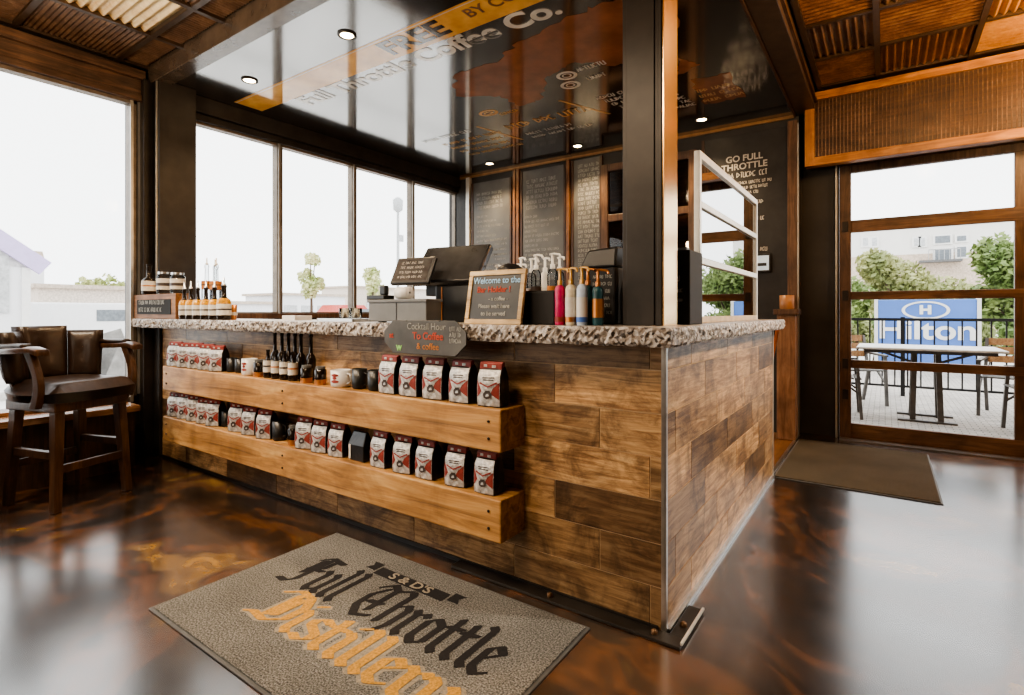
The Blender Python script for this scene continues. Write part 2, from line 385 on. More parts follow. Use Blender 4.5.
def scribble(mb, x0, x1, z, h, y, rs, mi=0, M=None, w=None):
    """one line of hand lettering: short strokes grouped in words"""
    w = w or h * 0.17
    x = x0
    while x < x1 - h:
        for _ in range(rs.randint(2, 7)):
            cw = h * rs.uniform(0.45, 0.7)
            kind = rs.randint(0, 4)
            pts = {0: [(0, 0), (0, 1), (1, .5), (0, .1)], 1: [(0, 1), (0, 0), (1, 0), (1, 1)], 2: [(1, 1), (0, .8), (.2, 0), (1, .1)],
                   3: [(0, 0), (.4, 1), (1, 0)], 4: [(.5, 0), (.5, 1), (0, 1), (1, 1)]}[kind]
            pts = [(x + p * cw * 0.75, z + (q - .5) * h) for p, q in pts]
            for (a, b), (c, d) in zip(pts, pts[1:]):
                L = math.hypot(c - a, d - b) or 1e-6; nx, nz = -(d - b) / L * w / 2, (c - a) / L * w / 2
                mb.add([(a + nx, y, b + nz), (a - nx, y, b - nz), (c - nx, y, d - nz), (c + nx, y, d + nz)], [(0, 1, 2, 3)], mi, False, M)
            x += cw
            if x > x1 - h * .5: break
        x += h * 0.55
# broad-nib blackletter strokes (x-height 1)
def minim(x): return [(x - .1, 1), (x + .05, .86), (x + .05, .14), (x + .2, 0)]
BL = {
 'F': (0.95, [[(-.05, 1.25), (.2, 1.5), (.9, 1.42)], [(.32, 1.42), (.32, .2), (.12, -.02), (-.25, .02)], [(.55, 1.4), (.52, .95)], [(.05, .78), (.68, .84)], [(.12, 1.3), (.12, .5)]]),
 'T': (1.15, [[(0, 1.22), (.28, 1.5), (.62, 1.3), (1.0, 1.5)], [(.3, 1.25), (.05, .85), (.08, .35), (.42, 0), (.85, .16)], [(.58, 1.28), (.58, .3)], [(.25, .62), (.75, .66)]]),
 'D': (1.15, [[(-.1, 1.22), (.2, 1.5), (.68, 1.4), (.92, 1.0), (.9, .35), (.5, 0), (.0, .1), (-.15, .0)], [(.38, 1.35), (.34, .18)], [(.58, 1.25), (.54, .3)]]),
 'u': (0.78, [minim(0), minim(.42), [(.15, .02), (.45, .2)]]),
 'l': (0.40, [[(-.08, 1.5), (.05, 1.38), (.05, .14), (.2, 0)]]),
 'i': (0.40, [minim(0), [(.02, 1.28), (.12, 1.38)]]),
 't': (0.50, [[(.02, 1.32), (.05, 1.2), (.05, .14), (.22, 0)], [(-.12, .92), (.32, .97)]]),
 'h': (0.80, [[(-.08, 1.5), (.05, 1.38), (.05, .1)], [(.1, .82), (.36, 1), (.5, .84), (.48, .15), (.3, -.22)]]),
 'r': (0.56, [minim(0), [(.1, .84), (.3, 1.0), (.42, .86)]]),
 'o': (0.74, [[(.18, 1), (.0, .82), (.0, .18), (.2, 0), (.46, .16), (.46, .82), (.18, 1)]]),
 'e': (0.66, [[(.2, 1), (.0, .82), (.0, .18), (.2, 0), (.42, .14)], [(.2, 1), (.42, .8), (.05, .48)]]),
 's': (0.62, [[(.42, .9), (.2, 1), (.0, .82), (.04, .62), (.42, .4), (.42, .18), (.2, 0), (-.04, .12)]]),
 'y': (0.74, [minim(0), [(.38, 1), (.5, .86), (.5, .12), (.25, -.3), (.0, -.38)], [(.15, .02), (.45, .2)]]),
}
def blackletter(mb, s, x, y, h, z, mi=0, nib=0.19, grow=0.0, width=None):
    total = sum(BL[c][0] if c != ' ' else .55 for c in s)
    kx = (width / total) if width else h
    ang = R(38); nx, ny = math.cos(ang) * nib / 2, math.sin(ang) * nib / 2
    gx = grow
    cx = 0; zi = z
    for c in s:
        if c == ' ': cx += .55; continue
        w, strokes = BL[c]
        for st in strokes:
            for (a, b), (c2, d) in zip(st, st[1:]):
                P = []
                for (p, q) in ((a, b), (c2, d)):
                    for sg in (-1, 1): P.append((p + sg * (nx + gx), q + sg * (ny + gx * .4)))
                L = math.hypot(c2 - a, d - b) or 1
                ox, oy = -(d - b) / L * (.03 + gx), (c2 - a) / L * (.03 + gx)
                quad = [P[0], P[1], P[3], P[2]]
                # convex hull of the swept nib with a little body
                pts = [(q0 + sg * ox, q1 + sg * oy) for q0, q1 in quad for sg in (-1, 1)]
                pts = hull(pts)
                zi += .000012
                mb.add([(x + (cx + .12 + q0) * kx, y + q1 * h, zi) for q0, q1 in pts], [tuple(range(len(pts)))], mi)
        cx += w
    return total * kx
def hull(pts):
    pts = sorted(set(pts))
    def half(ps):
        o = []
        for p in ps:
            while len(o) >= 2 and (o[-1][0] - o[-2][0]) * (p[1] - o[-2][1]) - (o[-1][1] - o[-2][1]) * (p[0] - o[-2][0]) <= 0: o.pop()
            o.append(p)
        return o
    a = half(pts); b = half(pts[::-1]); return a[:-1] + b[:-1]

# ================================================================ SETTING
XL, XR, YB, YM, YD = -4.9, 4.6, -3.6, 5.62, 5.78     # left wall, right wall, wall behind, menu wall, garage door plane
ZT = 3.10
struct('floor', MB().box((XL, YB, -0.05), (XR, 6.0, 0)), M_FLOOR)
# ground outside
struct('trim_ground', MB().add([(-90, -60, -.07), (90, -60, -.07), (90, 110, -.07), (-90, 110, -.07)], [(0, 1, 2, 3)]), mat('pale_asphalt', (0.62, 0.60, 0.57), 0.9, 0, 0.12, 1.5))
struct('trim_patio', MB().box((-4.0, 6.0, -.06), (9, 13.5, -.02)), M_PAVER)
# bar inner floor and strips
tag(struct('trim_bar_floor', MB().box((-4.7, 2.6, 0.0005), (-0.672, 5.6, 0.004)), M_INNERFLOOR))
struct('trim_threshold', MB().box((-0.672, 4.09, 0.0005), (-0.650, 5.62, 0.010)), M_STEEL)
struct('trim_door_sill', MB().box((-0.34, 5.60, 0.0005), (3.3, 5.70, 0.012)), M_STEEL)

# left wall: knee wall, header, piers; windows are separate
wl = MB()
wl.box((XL - .15, YB, 0), (XL, 6.0, .44))                 # low wall
wl.box((XL - .15, 2.15, .44), (XL, 6.0, 1.09))              # wall below the bar windows
wl.box((XL - .15, YB, .44), (XL, -2.6, 3.3))
wl.box((XL - .15, 5.66, .44), (XL, 6.0, 3.3))
wl.box((XL - .15, 1.74, .44), (XL, 2.15, 3.3))
wl.box((XL - .15, YB, 2.84), (XL, 6.0, 3.3))
struct('wall_left', wl, M_BLACKPAINT)
struct('trim_header', MB().box((XL, YB, 2.86), (XL + .05, 1.80, 3.06)).box((XL + .05, YB, 2.99), (XL + .09, 1.80, 3.06)).box((XL, YB, 2.82), (XL + .07, 1.80, 2.87)), M_RUSTWOOD, bevel=.004)
struct('trim_bar_header', MB().box((XL, 2.1, 2.86), (XL + .10, YM, 3.0)).box((XL, 2.1, 2.80), (XL + .06, YM, 2.86)), M_BLACKPAINT, bevel=.004)
struct('trim_corner_pillar', MB().box((XL, 1.85, 0), (-4.70, 2.13, 3.0)).box((XL, 1.78, 0), (-4.80, 1.85, 3.0)), M_BLACKPAINT, bevel=.006)
struct('trim_pillar_bead', MB().box((-4.735, 1.838, 1.1), (-4.722, 1.85, 2.99)).box((XL + .02, 1.765, .5), (XL + .035, 1.78, 2.84)), M_FRAMELIGHT)
# window 1 : big left window (two panes split far left behind view)
def window(name, y0, y1, z0, z1, mull, fw=.045, frame=M_BRONZE):
    w = MB()
    for a, b in ((y0, y0 + fw), (y1 - fw, y1)): w.box((XL - .06, a, z0), (XL + .025, b, z1))
    w.box((XL - .06, y0, z0), (XL + .025, y1, z0 + fw)); w.box((XL - .06, y0, z1 - fw), (XL + .025, y1, z1))
    for m_ in mull: w.box((XL - .06, m_ - fw / 2, z0), (XL + .025, m_ + fw / 2, z1))
    o = struct(name, w, frame, bevel=.003)
    bd = MB(); ys = [y0 + fw / 2] + list(mull) + [y1 - fw / 2]
    for m_ in ys: bd.box((XL + .025, m_ - .024, z0), (XL + .038, m_ - .004, z1))
    bd.build('glazing_bead', M_FRAMELIGHT, o)
    MB().box((XL - .03, y0 + fw, z0 + fw), (XL - .024, y1 - fw, z1 - fw)).build('glass_pane', M_GLASS, o)
    return o
window('window_1', -2.6, 1.76, .44, 2.84, [-1.1, .3][:1])
window('window_2', 2.13, 5.68, 1.09, 2.84, [2.985, 3.885, 4.79], .06)
struct('trim_window_sill', MB().box((XL, 2.14, 1.09), (XL + .10, YM, 1.135)), M_BROWNWOOD_Z, bevel=.003)
# wooden ledge bench under left window
led = struct('trim_window_ledge', MB().box((XL, YB, 0), (-4.54, 1.63, .42)), M_DARKWOOD_Z)
MB().box((XL, YB, .42), (-4.50, 1.65, .465)).box((XL, YB, .465), (-4.72, 1.65, .49)).build('ledge_top', wood('ledge_wood', (.16, .07, .03), (.34, .17, .08), (.5, .3, .15), 'Y', .25, .7, .1, coat=.4), led, .004)
for k in range(12):
    MB().box((-4.54, YB + .2 + k * .42, .02), (-4.532, YB + .215 + k * .42, .42)).build('panel_batten', M_DARKWOOD_Z, led)
# other walls
struct('wall_right', MB().box((XR, YB, 0), (XR + .12, 6.0, 3.3)), M_BROWNWOOD_Z)
struct('wall_front', MB().box((XL, YB - .12, 0), (XR, YB, 3.3)), M_BROWNWOOD_Z)
wb = MB()
wb.box((XL, YM, 0), (-.66, 6.0, 3.3))
wb.box((-.66, YD - .03, 0), (-.35, 6.0, 3.3))
wb.box((-.35, YD - .03, 2.52), (3.3, 6.0, 3.3))
wb.box((3.3, YD - .03, 0), (XR, 6.0, 3.3))
struct('wall_back', wb, M_CHARCOAL)
# ceilings
gc = struct('ceiling', MB().box((XL, YB, 3.14), (XR, 1.95, 3.30)).box((-.6, 1.95, 3.20), (XR, 6.0, 3.34)), M_RUSTTIN2)
def tin(x0, y0, x1, y1, z, along, m, pitch=.038, amp=.008):
    mb = MB(); vs = []; fs = []
    L = (x1 - x0) if along == 'Y' else (y1 - y0)
    n = int(L / pitch) * 6
    for i in range(n + 1):
        t = L * i / n; h = z + amp * math.sin(2 * math.pi * t / pitch)
        if along == 'Y': vs += [(x0 + t, y0, h), (x0 + t, y1, h)]
        else: vs += [(x0, y0 + t, h), (x1, y0 + t, h)]
    for i in range(n): fs.append((2 * i, 2 * i + 1, 2 * i + 3, 2 * i + 2))
    mb.add(vs, fs, 0, True)
    return mb.build('corrugated_panel', m, gc)
bat = MB()
# left / front ceiling field
xs = [-4.85 + .6 * i for i in range(16)]; ys = [1.63 - .6 * j for j in range(9)]
rs = random.Random(3)
def bright(i, j): return (i, j) == (1, 0)
for i in range(15):
    for j in range(8):
        if ys[j + 1] < -1.8 or xs[i] > 2.5: continue
        m = M_RUSTPALE if bright(i, j) else rs.choice([M_RUSTTIN2, M_RUSTTIN2, M_RUSTTIN])
        tin(xs[i] + .02, ys[j + 1] + .02, xs[i + 1] - .02, ys[j] - .02, 3.115, rs.choice('XY') if not bright(i, j) else 'X', m, .06 if bright(i, j) else .03, .012 if bright(i, j) else .006)
for i in range(9): tin(xs[i] + .02, 1.65, xs[i + 1] - .02, 1.81, 3.115, 'Y', M_RUSTTIN2, .03, .006)
for x in xs: bat.box((x - .018, YB, 3.095), (x + .018, 1.83, 3.15))
for y in ys: bat.box((XL, y - .018, 3.096), (XR, y + .018, 3.15))
# right ceiling field
x2 = [-.48 + .0, -.05, .55, 1.15, 1.75, 2.35]; y2 = [5.48, 4.88, 4.28, 3.68, 3.08, 2.48, 1.98]
for i in range(5):
    for j in range(6):
        m = [M_RUSTTIN, M_RUSTTIN2, M_RUSTTIN][(i * 2 + j) % 3]
        if (i, j) in ((2, 0), (2, 1)): m = rust_mat('orange_corrugated_tin', (.42, .17, .04), (.62, .30, .09), (.8, .48, .18), .35, .4)
        tin(x2[i] + .02, y2[j + 1] + .02, x2[i + 1] - .02, y2[j] - .02, 3.17, 'Y' if (i + j) % 2 else 'X', m, .05, .012)
for x in x2: bat.box((x - .018, 1.95, 3.15), (x + .018, 5.7, 3.2))
for y in y2: bat.box((-.5, y - .018, 3.151), (2.4, y + .018, 3.2))
bb_ = bat.build('ceiling_batten', M_BATTEN, gc); 
# glossy black soffit over the bar, with border beams
sof = struct('ceiling_soffit', MB().box((XL, 1.95, 3.0), (-.68, YM, 3.3)), M_CERBLACK)
M_EDGE = mat('polished_brown_edge', (0.10, 0.075, 0.055), 0.22, 0, 0.3, 6, ior=1.8)
struct('trim_soffit_beam', MB().box((-4.86, 1.83, 2.98), (-.52, 1.95, 3.3)), M_EDGE, bevel=.004)
struct('trim_soffit_side_beam', MB().box((-.68, 1.95, 2.985), (-.52, YM, 3.3)), M_BATTEN, bevel=.004)
struct('trim_side_beam_lip', MB().box((-.52, 1.95, 3.03), (-.50, 5.5, 3.06)).box((-.70, 1.96, 2.975), (-.685, YM, 2.999)), M_DARKWOOD_Y)
struct('trim_menu_cornice', MB().box((XL, YM - .02, 2.97), (-.70, YM, 2.999)), mat('gold_brown_line', (.30, .16, .06), .35, .3))
# printed graphics on the soffit
def on_ceil(pts, name, m, parent=sof, z=2.9985):
    MB().add([(x, y, z) for x, y in pts], [tuple(range(len(pts)))]).build(name, m, parent)
def ceil_pt(px, py, z=3.0):
    dx, dy = ray(px); t = (z - CH) * F / (HY - py); return (dx * t, dy * t)
def ceil_text(body, size, x, y, m, rz=0, z=2.9975, **k):
    # read from below
    M = Matrix.Translation((x, y, z)) @ Matrix.Rotation(rz, 4, 'Z') @ Matrix.Scale(-1, 4, (0, 0, 1)) @ Matrix.Rotation(0, 4, 'X')
    return text(body, size, M, m, sof, **k)
def ceil_text(body, size, x, y, m, z=2.9972, **k):
    M = Matrix.Translation((x, y, z)) @ Matrix.Rotation(R(180), 4, 'X')
    return text(body, size, M, m, sof, **k)
def rough_poly(pts, rs_, amp=.03, n=7):
    out = []
    for (a, b), (c, d) in zip(pts, pts[1:] + pts[:1]):
        for i in range(n):
            t = i / n; out.append((a + (c - a) * t + (rs_.uniform(-amp, amp) if i else 0), b + (d - b) * t + (rs_.uniform(-amp, amp) if i else 0)))
    return out
rs = random.Random(11)
on_ceil([(-4.7, 2.44), (-1.2, 2.44), (-1.2, 2.70), (-4.7, 2.70)], 'orange_banner', M_PRINTORANGE, z=2.9988)
on_ceil([(-4.7, 2.455), (-1.2, 2.455), (-1.2, 2.462), (-4.7, 2.462)], 'banner_line', M_PRINTWHITE, z=2.9984)
ceil_text('FREE', .24, -2.62, 2.575, M_PRINTDARK, bold=.008, sx=1.15)
ceil_text('BY COU', .13, -1.90, 2.55, mat('brown_print', (.22, .10, .03), .3), bold=.002)
ceil_text('Full Throttle Coffee Co.', .235, -1.62, 2.80, M_PRINTWHITE, bold=.007, align='RIGHT', sx=1.12)
mp_ = [ceil_pt(*p) for p in [(640, -6), (600, 3), (560, 22), (512, 45), (500, 60), (455, 74), (456, 96), (500, 96), (520, 106), (540, 100), (547, 76), (575, 62), (615, 66), (660, 55), (680, 20)]]
on_ceil(rough_poly(mp_, rs, .025), 'rust_map_shape', M_PRINTRUST, z=2.9986)
mp2_ = [ceil_pt(*p) for p in [(690, 80), (730, 72), (746, 97), (705, 104)]]
on_ceil(rough_poly(mp2_, rs, .03), 'rust_map_shape', M_PRINTRUST, z=2.9986)
mp3_ = [ceil_pt(*p) for p in [(678, 58), (700, 64), (678, 76)]]
on_ceil(rough_poly(mp3_, rs, .02), 'rust_map_shape', M_PRINTRUST, z=2.9986)
def ring(cx, cy, rx, ry, wd, m, name, n=28, z=2.998):
    mb = MB()
    for i in range(n):
        a, b = 2 * math.pi * i / n, 2 * math.pi * (i + 1) / n
        mb.add([(cx + rx * math.cos(a), cy + ry * math.sin(a), z), (cx + rx * math.cos(b), cy + ry * math.sin(b), z),
                (cx + (rx - wd) * math.cos(b), cy + (ry - wd) * math.sin(b), z), (cx + (rx - wd) * math.cos(a), cy + (ry - wd) * math.sin(a), z)], [(0, 1, 2, 3)])
    return mb.build(name, m, sof)
for (a, b) in ((-2.04, 3.66), (-2.10, 3.83)):
    ring(a, b, .085, .075, .028, M_PRINTWHITE, 'round_emblem'); ring(a, b, .04, .035, .012, M_PRINTWHITE, 'emblem_centre')
ring(-3.02, 3.93, .10, .07, .03, M_PRINTGOLD, 'gold_emblem'); ring(-3.02, 3.93, .05, .03, .015, M_PRINTGOLD, 'emblem_centre')
def ceil_scrib(x0, x1, y, h, m):
    mb = MB(); M = Matrix.Translation((0, y, 2.9976)) @ Matrix.Rotation(R(90), 4, 'X')
    scribble(mb, x0, x1, 0, h, 0, rs, 0, M); return mb.build('printed_line', m, sof)
for x0, x1, y, h, m in ((-1.93, -1.62, 3.62, .06, M_PRINTWHITE), (-1.93, -1.68, 3.80, .06, M_PRINTWHITE), (-2.95, -2.72, 4.02, .05, M_PRINTGOLD),
                        (-3.1, -2.2, 4.35, .12, M_PRINTGOLD), (-3.05, -2.5, 4.62, .06, M_PRINTWHITE), (-3.05, -2.35, 4.74, .06, M_PRINTWHITE), (-4.1, -3.4, 4.2, .07, M_PRINTWHITE),
                        (-4.0, -3.2, 4.4, .06, M_PRINTGOLD), (-4.0, -3.2, 4.55, .06, M_PRINTGOLD), (-4.0, -3.25, 4.7, .06, M_PRINTGOLD), (-4.0, -3.2, 4.85, .06, M_PRINTGOLD)):
    ceil_scrib(x0, x1, y, h, m)
for q in range(7): ceil_scrib(-2.05 + q * .03, -1.35, 4.2 + q * .1, .06, M_PRINTWHITE)
for q in range(3): ceil_scrib(-1.3, -.95, 4.55 + q * .12, .06, M_PRINTGOLD)
for a, b in (((-3.35, 4.15), (-3.2, 4.75)), ((-2.35, 4.05), (-2.12, 4.6))):
    on_ceil([(a[0], a[1]), (a[0] + .03, a[1]), (b[0] + .03, b[1]), (b[0], b[1])], 'diagonal_rule', M_PRINTGOLD, z=2.998)
# recessed downlights
def downlight(x, y, i, lab, z=3.0, power=30):
    t = thing('ceiling_spotlight', lab, 'ceiling light', (x, y, z), 0, 'recessed ceiling spotlights')
    MB().lathe([(.062, -.001), (.062, -.008), (.045, -.010), (.045, -.001)], 24, caps=False).build('trim_ring', M_BLACKPAINT, t)
    MB().lathe([(.0, -.006), (.043, -.006)], 20, caps=False).build('bulb', M_BULB, t)
    L = bpy.data.lights.new('spot', 'SPOT'); L.energy = power * 3; L.color = (1, .72, .42); L.spot_size = R(110); L.spot_blend = .8; L.shadow_soft_size = .04
    lo = bpy.data.objects.new('spot', L); COL.objects.link(lo); lo.parent = t; lo.location = (0, 0, -.03)
for i, (x, y, lab) in enumerate([(-4.15, 2.28, 'lit recessed spotlight in glossy black ceiling nearest the corner pillar'),
                                 (-2.94, 2.28, 'lit recessed spotlight in glossy black ceiling just before the orange banner'),
                                 (-4.03, 5.27, 'lit recessed spotlight above the leftmost menu board'),
                                 (-2.80, 5.27, 'lit recessed spotlight above the third menu board, left of the column'),
                                 (-1.44, 5.23, 'lit recessed spotlight above the throttle menu board, right of the column')]):
    downlight(x, y, i, lab)

# menu wall: boards and trims
def menu_board(px0, px1, z0, z1, label, rows, m, seed, heading=None, cols=1, frame=True, y=YM):
    x0, x1 = XY(px0, y), XY(px1, y); rs_ = random.Random(seed)
    t = thing('menu_board', label, 'menu board', ((x0 + x1) / 2, y, z0))
    w = (x1 - x0); H = z1 - z0
    MB().box((-w / 2, -.03, 0), (w / 2, -.001, H)).build('board_panel', m, t, .002)
    f = MB()
    for a, b in (((-w / 2 - .015, -.04, 0), (-w / 2 + .012, -.001, H)), ((w / 2 - .012, -.04, 0), (w / 2 + .015, -.001, H))): f.box(a, b)
    if frame: f.build('board_frame', M_DARKWOOD_Z, t)
    mb = MB()
    for (fx0, fx1, zt, h) in rows:
        if m is M_CHALKBLACK and (fx0, fx1, zt, h) != rows[-1]:
            ml = MB(); scribble(ml, -w / 2 + w * fx0, -w / 2 + w * fx1, zt - z0, h, -.032, rs_); ml.build('chalk_line', M_CHALK, t); continue
        scribble(mb, -w / 2 + w * fx0, -w / 2 + w * fx1, zt - z0, h, -.032, rs_)
    mb.build('chalk_lettering', M_CHALK if m is not M_CHALKHAZE else M_CHALKDIM, t)
    return t, w
rows1 = [(.12, .80, 2.72 - .06 * i, .036) for i in range(4)] + [(.12, .45 + .2 * ((i * 7) % 3), 2.42 - .065 * i, .026) for i in range(20)]
rows1 += [(.6, .92, 2.1 - .065 * i, .024) for i in range(10)]
menu_board(474, 512, .95, 2.88, 'hazed chalk menu board beside the window, leftmost on the back wall', rows1, M_CHALKHAZE, 1)
rows2 = [(.12, .85, 2.78 - .065 * i, .042) for i in range(6)] + [(.08, .40 + .25 * ((i * 5) % 3), 2.34 - .06 * i, .030) for i in range(20)]
menu_board(523, 566, .95, 2.92, 'hazed chalk menu board second from the window on the back wall', rows2, M_CHALKHAZE, 2)
rows3 = [(.2, .98, 2.86 - .055 * i, .036) for i in range(32)]
menu_board(574, 602, .95, 2.94, 'narrow chalk menu board packed with white lines beside the wooden sash', rows3, M_CHALKHAZE, 3)
st = MB()
for px in (516, 519.5, 569.5): st.box((XY(px, YM) - .02, YM - .05, .9), (XY(px, YM) + .02, YM, 2.96))
struct('trim_menu_battens', st, wood('menu_batten_wood', (.10, .045, .02), (.22, .10, .04), (.34, .17, .07), 'Z', .35, .8), bevel=.003)
struct('trim_corner_post', MB().box((-4.66, YM - .06, .9), (-4.60, YM, 2.97)), M_PALESTEEL, bevel=.004)
t, w = menu_board(704, 789, .95, 2.90, 'large black menu board headed in white behind the glass guard', [(.28, .78, 2.50, .05), (.22, .82, 2.42, .028), (.26, .8, 2.37, .028), (.36, .68, 2.32, .028),
    (.32, .72, 2.22, .036), (.45, .75, 2.06, .036), (.5, .66, 1.90, .036), (.55, .77, 1.76, .036)], M_CHALKBLACK, 4)
text('GO FULL', .085, face_y(0, -.033, 2.66 - .95), M_CHALK, t, 'chalk_heading', .002)
text('THROTTLE', .085, face_y(0, -.033, 2.58 - .95), M_CHALK, t, 'chalk_heading', .002)
text('MENU BOARD', .07, face_y(.10, -.033, 2.52 - .95), M_CHALKDIM, t, 'chalk_heading', .001) if False else None
struct('trim_end_post', MB().box((XY(792, YM) - .03, YM - .07, 0), (-.665, YM, 2.93)), M_BROWNWOOD_Z, bevel=.004)
struct('trim_end_bead', MB().box((-.665, YM - .07, 0), (-.655, YM, 2.9)), M_FRAMELIGHT)
# wooden sash with panes
def sash():
    y = YM - .02; x0, x1 = XY(603, y), XY(697.5, y)
    t = thing('interior_window', 'brown wooden glazed window on the back wall, half hidden by the steel column', 'window', ((x0 + x1) / 2, y, .95))
    w = (x1 - x0) / 2; H = 2.82 - .95
    f = MB()
    for a in (-w, -.04, w - .08): f.box((a, -.05, 0), (a + .08, -.002, H))
    for z in (0, .58, 1.22, H - .08): f.box((-w + .08, -.045, z), (w - .08, -.002, z + .08))
    f.build('sash_frame', M_DOORWOOD_Z, t, .004)
    p = MB().box((-w + .05, -.02, .04), (w - .05, -.014, H - .04)); p.build('glass_pane', glass('dark_pane', (.5, .42, .35), .35), t)
    b = MB().box((-w + .05, -.012, .04), (w - .05, -.004, H - .04)); b.build('backing', wood('amber_backing', (.08, .035, .015), (.20, .09, .035), (.5, .32, .16), 'X', .5, .5), t)
sash()
# small screen on the menu wall
t = thing('card_terminal_screen', 'small lit screen mounted low on the black menu board', 'screen', (XY(761, YM - .06), YM - .035, 1.62))
MB().box((-.085, -.03, -.09), (.085, 0, .09)).build('casing', M_BLACK, t, .006)
MB().box((-.07, -.034, -.07), (.07, -.031, .07)).build('display', mat('lit_display', (.5, .6, .65), .3, emit=(.55, .7, .8), estr=.5), t)
MB().box((-.05, -.036, -.03), (.05, -.0345, .0)).build('display_text', M_BLACK, t)

# header box over the garage door
hx0, hx1, hy = -.60, 3.4, 5.50
hb = thing('header_box', 'corrugated rusty tin panel in an orange timber frame above the glazed door', 'header panel', (0, hy, 2.47))
hb['kind'] = 'structure'
del hb['category']
H = .66
MB().box((hx0 + .02, .03, .02), (hx1, .25, H)).build('box_body', M_DARKWOOD_X, hb)
MB().box((hx0, 0, 0), (hx1, .10, .075)).box((hx0, 0, H - .07), (hx1, .06, H)).build('frame_rail', M_CEDAR_X, hb, .004)
MB().box((hx0, -.001, .0), (hx0 + .075, .06, H)).build('frame_stile', M_CEDAR_Z, hb, .004)
mb = MB(); vs = []; fs = []; n = 900; pitch = .028
for i in range(n + 1):
    x = hx0 + .07 + (hx1 - hx0 - .07) * i / n; yy = .035 + .010 * math.sin(2 * math.pi * (x - hx0) / pitch)
    vs += [(x, yy, .06), (x, yy, H - .05)]
for i in range(n): fs.append((2 * i, 2 * i + 2, 2 * i + 3, 2 * i + 1))
mb.add(vs, fs, 0, True); mb.build('corrugated_panel', rust_mat('aged_header_tin', (.07, .042, .026), (.15, .095, .06), (.34, .22, .14), .45, .4), hb)

# sectional glazed garage door
gd = struct('door_1', MB().box((-.345, YD - .04, 0), (-.255, YD + .03, 2.55)).box((-.26, YD - .03, 2.42), (3.2, YD + .03, 2.55)), M_DOORWOOD_Z, bevel=.004)
rails = [(0.0, .135), (.640, .715), (1.262, 1.335), (1.875, 1.985)]
for i, (a, b) in enumerate(rails):
    MB().box((-.256, YD - .025, a), (3.2, YD + .02, b)).build('rail', M_DOORWOOD_X, gd, .004)
for k, x in enumerate((.843, 1.99, 3.13)):
    MB().box((x, YD - .024, .0), (x + .065, YD + .018, 2.45)).build('mullion', M_DOORWOOD_Z, gd, .003)
for k, (xa, xb) in enumerate(((-.255, .843), (.908, 1.99), (2.055, 3.13))):
    for (za, zb) in ((.135, .640), (.715, 1.262), (1.335, 1.875), (1.985, 2.42)):
        MB().box((xa, YD - .004, za), (xb, YD + .002, zb)).build('glass_pane', M_GLASS, gd)
hg = MB()
for z in (.40, .68, 1.30, 1.93): hg.box((-.32, YD - .055, z - .045), (-.275, YD - .04, z + .045))
hg.build('hinge', M_BLACKPAINT, gd)
struct('trim_door_track', MB().box((-.375, YD - .075, 0), (-.36, YD - .03, 2.5)), M_FRAMELIGHT)

# ================================================================ THE BAR
CXE, CYF = -.65, 1.88            # counter corner
def plank_wall(length, height, row=.1565, plank=.60, seed=1, shift0=0.0):
    """planks in local X/Z, facing -Y, right end at x=0"""
    rs_ = random.Random(seed); mb = MB(); r = 0; z = 0
    while z < height - .01:
        h = min(row, height - z); off = shift0 + (r % 3) * .2
        x = -length - ((-length + off) % plank) if False else -length
        cuts = [-length]
        c = -off
        L = []
        while c > -length + .03: 
            if c < -.01: L.append(c)
            c -= plank
        cuts += sorted(L) + [0]
        for a, b in zip(cuts, cuts[1:]):
            v = rs_.random(); col = (v, rs_.random(), rs_.random(), 1)
            mb.box((a + .0022, -.006, z + .0022), (b - .0022, .0042, z + h - .0022), 0, col=col)
        z += row; r += 1
    return mb
bar = thing('bar_counter', 'L-shaped coffee bar clad in wood-look planks', 'bar counter', (CXE, CYF, 0))
LF, LR, HC = 4.05, 2.21, 1.03
MB().box((-LF, -.003, .0), (0.003, .30, HC - .002)).box((-.30, .30, 0), (.003, LR, HC - .002)).build('core', M_GROUT, bar)
fp = plank_wall(LF, HC, seed=5, shift0=.05).build('front_cladding', M_PLANK, bar)
sp_ = plank_wall(LR, HC, seed=9, shift0=.10).build('end_cladding', M_PLANK, bar, M=None)
sp_.rotation_euler = (0, 0, R(90)); sp_.location = (0, LR, 0)
MB().box((-.006, -.013, 0), (.007, -.005, HC)).box((.006, -.013, 0), (.013, .000, HC)).build('corner_strip', M_STEEL, bar)
MB().box((.004, .0, .0), (.022, LR, .018)).build('base_trim', M_STEEL, bar)
MB().box((-LF, -.012, 0), (-.02, -.006, .02)).build('kick_strip', M_BLACKPAINT, bar)
MB().box((.0, LR - .006, 0), (.012, LR + .004, HC)).build('end_strip', M_PALESTEEL, bar)
# corner floor plate
fpz = MB().box((-.95, -.075, .001), (.08, -.012, .012)).box((.024, -.012, .001), (.08, .21, .012)); fl = fpz.build('corner_floor_plate', M_BLACKPAINT, bar, .002)
MB().box((.076, -.06, .012), (.084, .21, .02)).build('plate_edge', M_PALESTEEL, fl)
for bx, by in ((-.02, -.045), (.052, .06), (-.45, -.045)): MB().lathe([(.012, .012), (.012, .022), (.006, .027)], 10, (bx, by, 0)).build('bolt_head', mat('aged_bolt', (.16, .09, .045), .4, .5), fl)
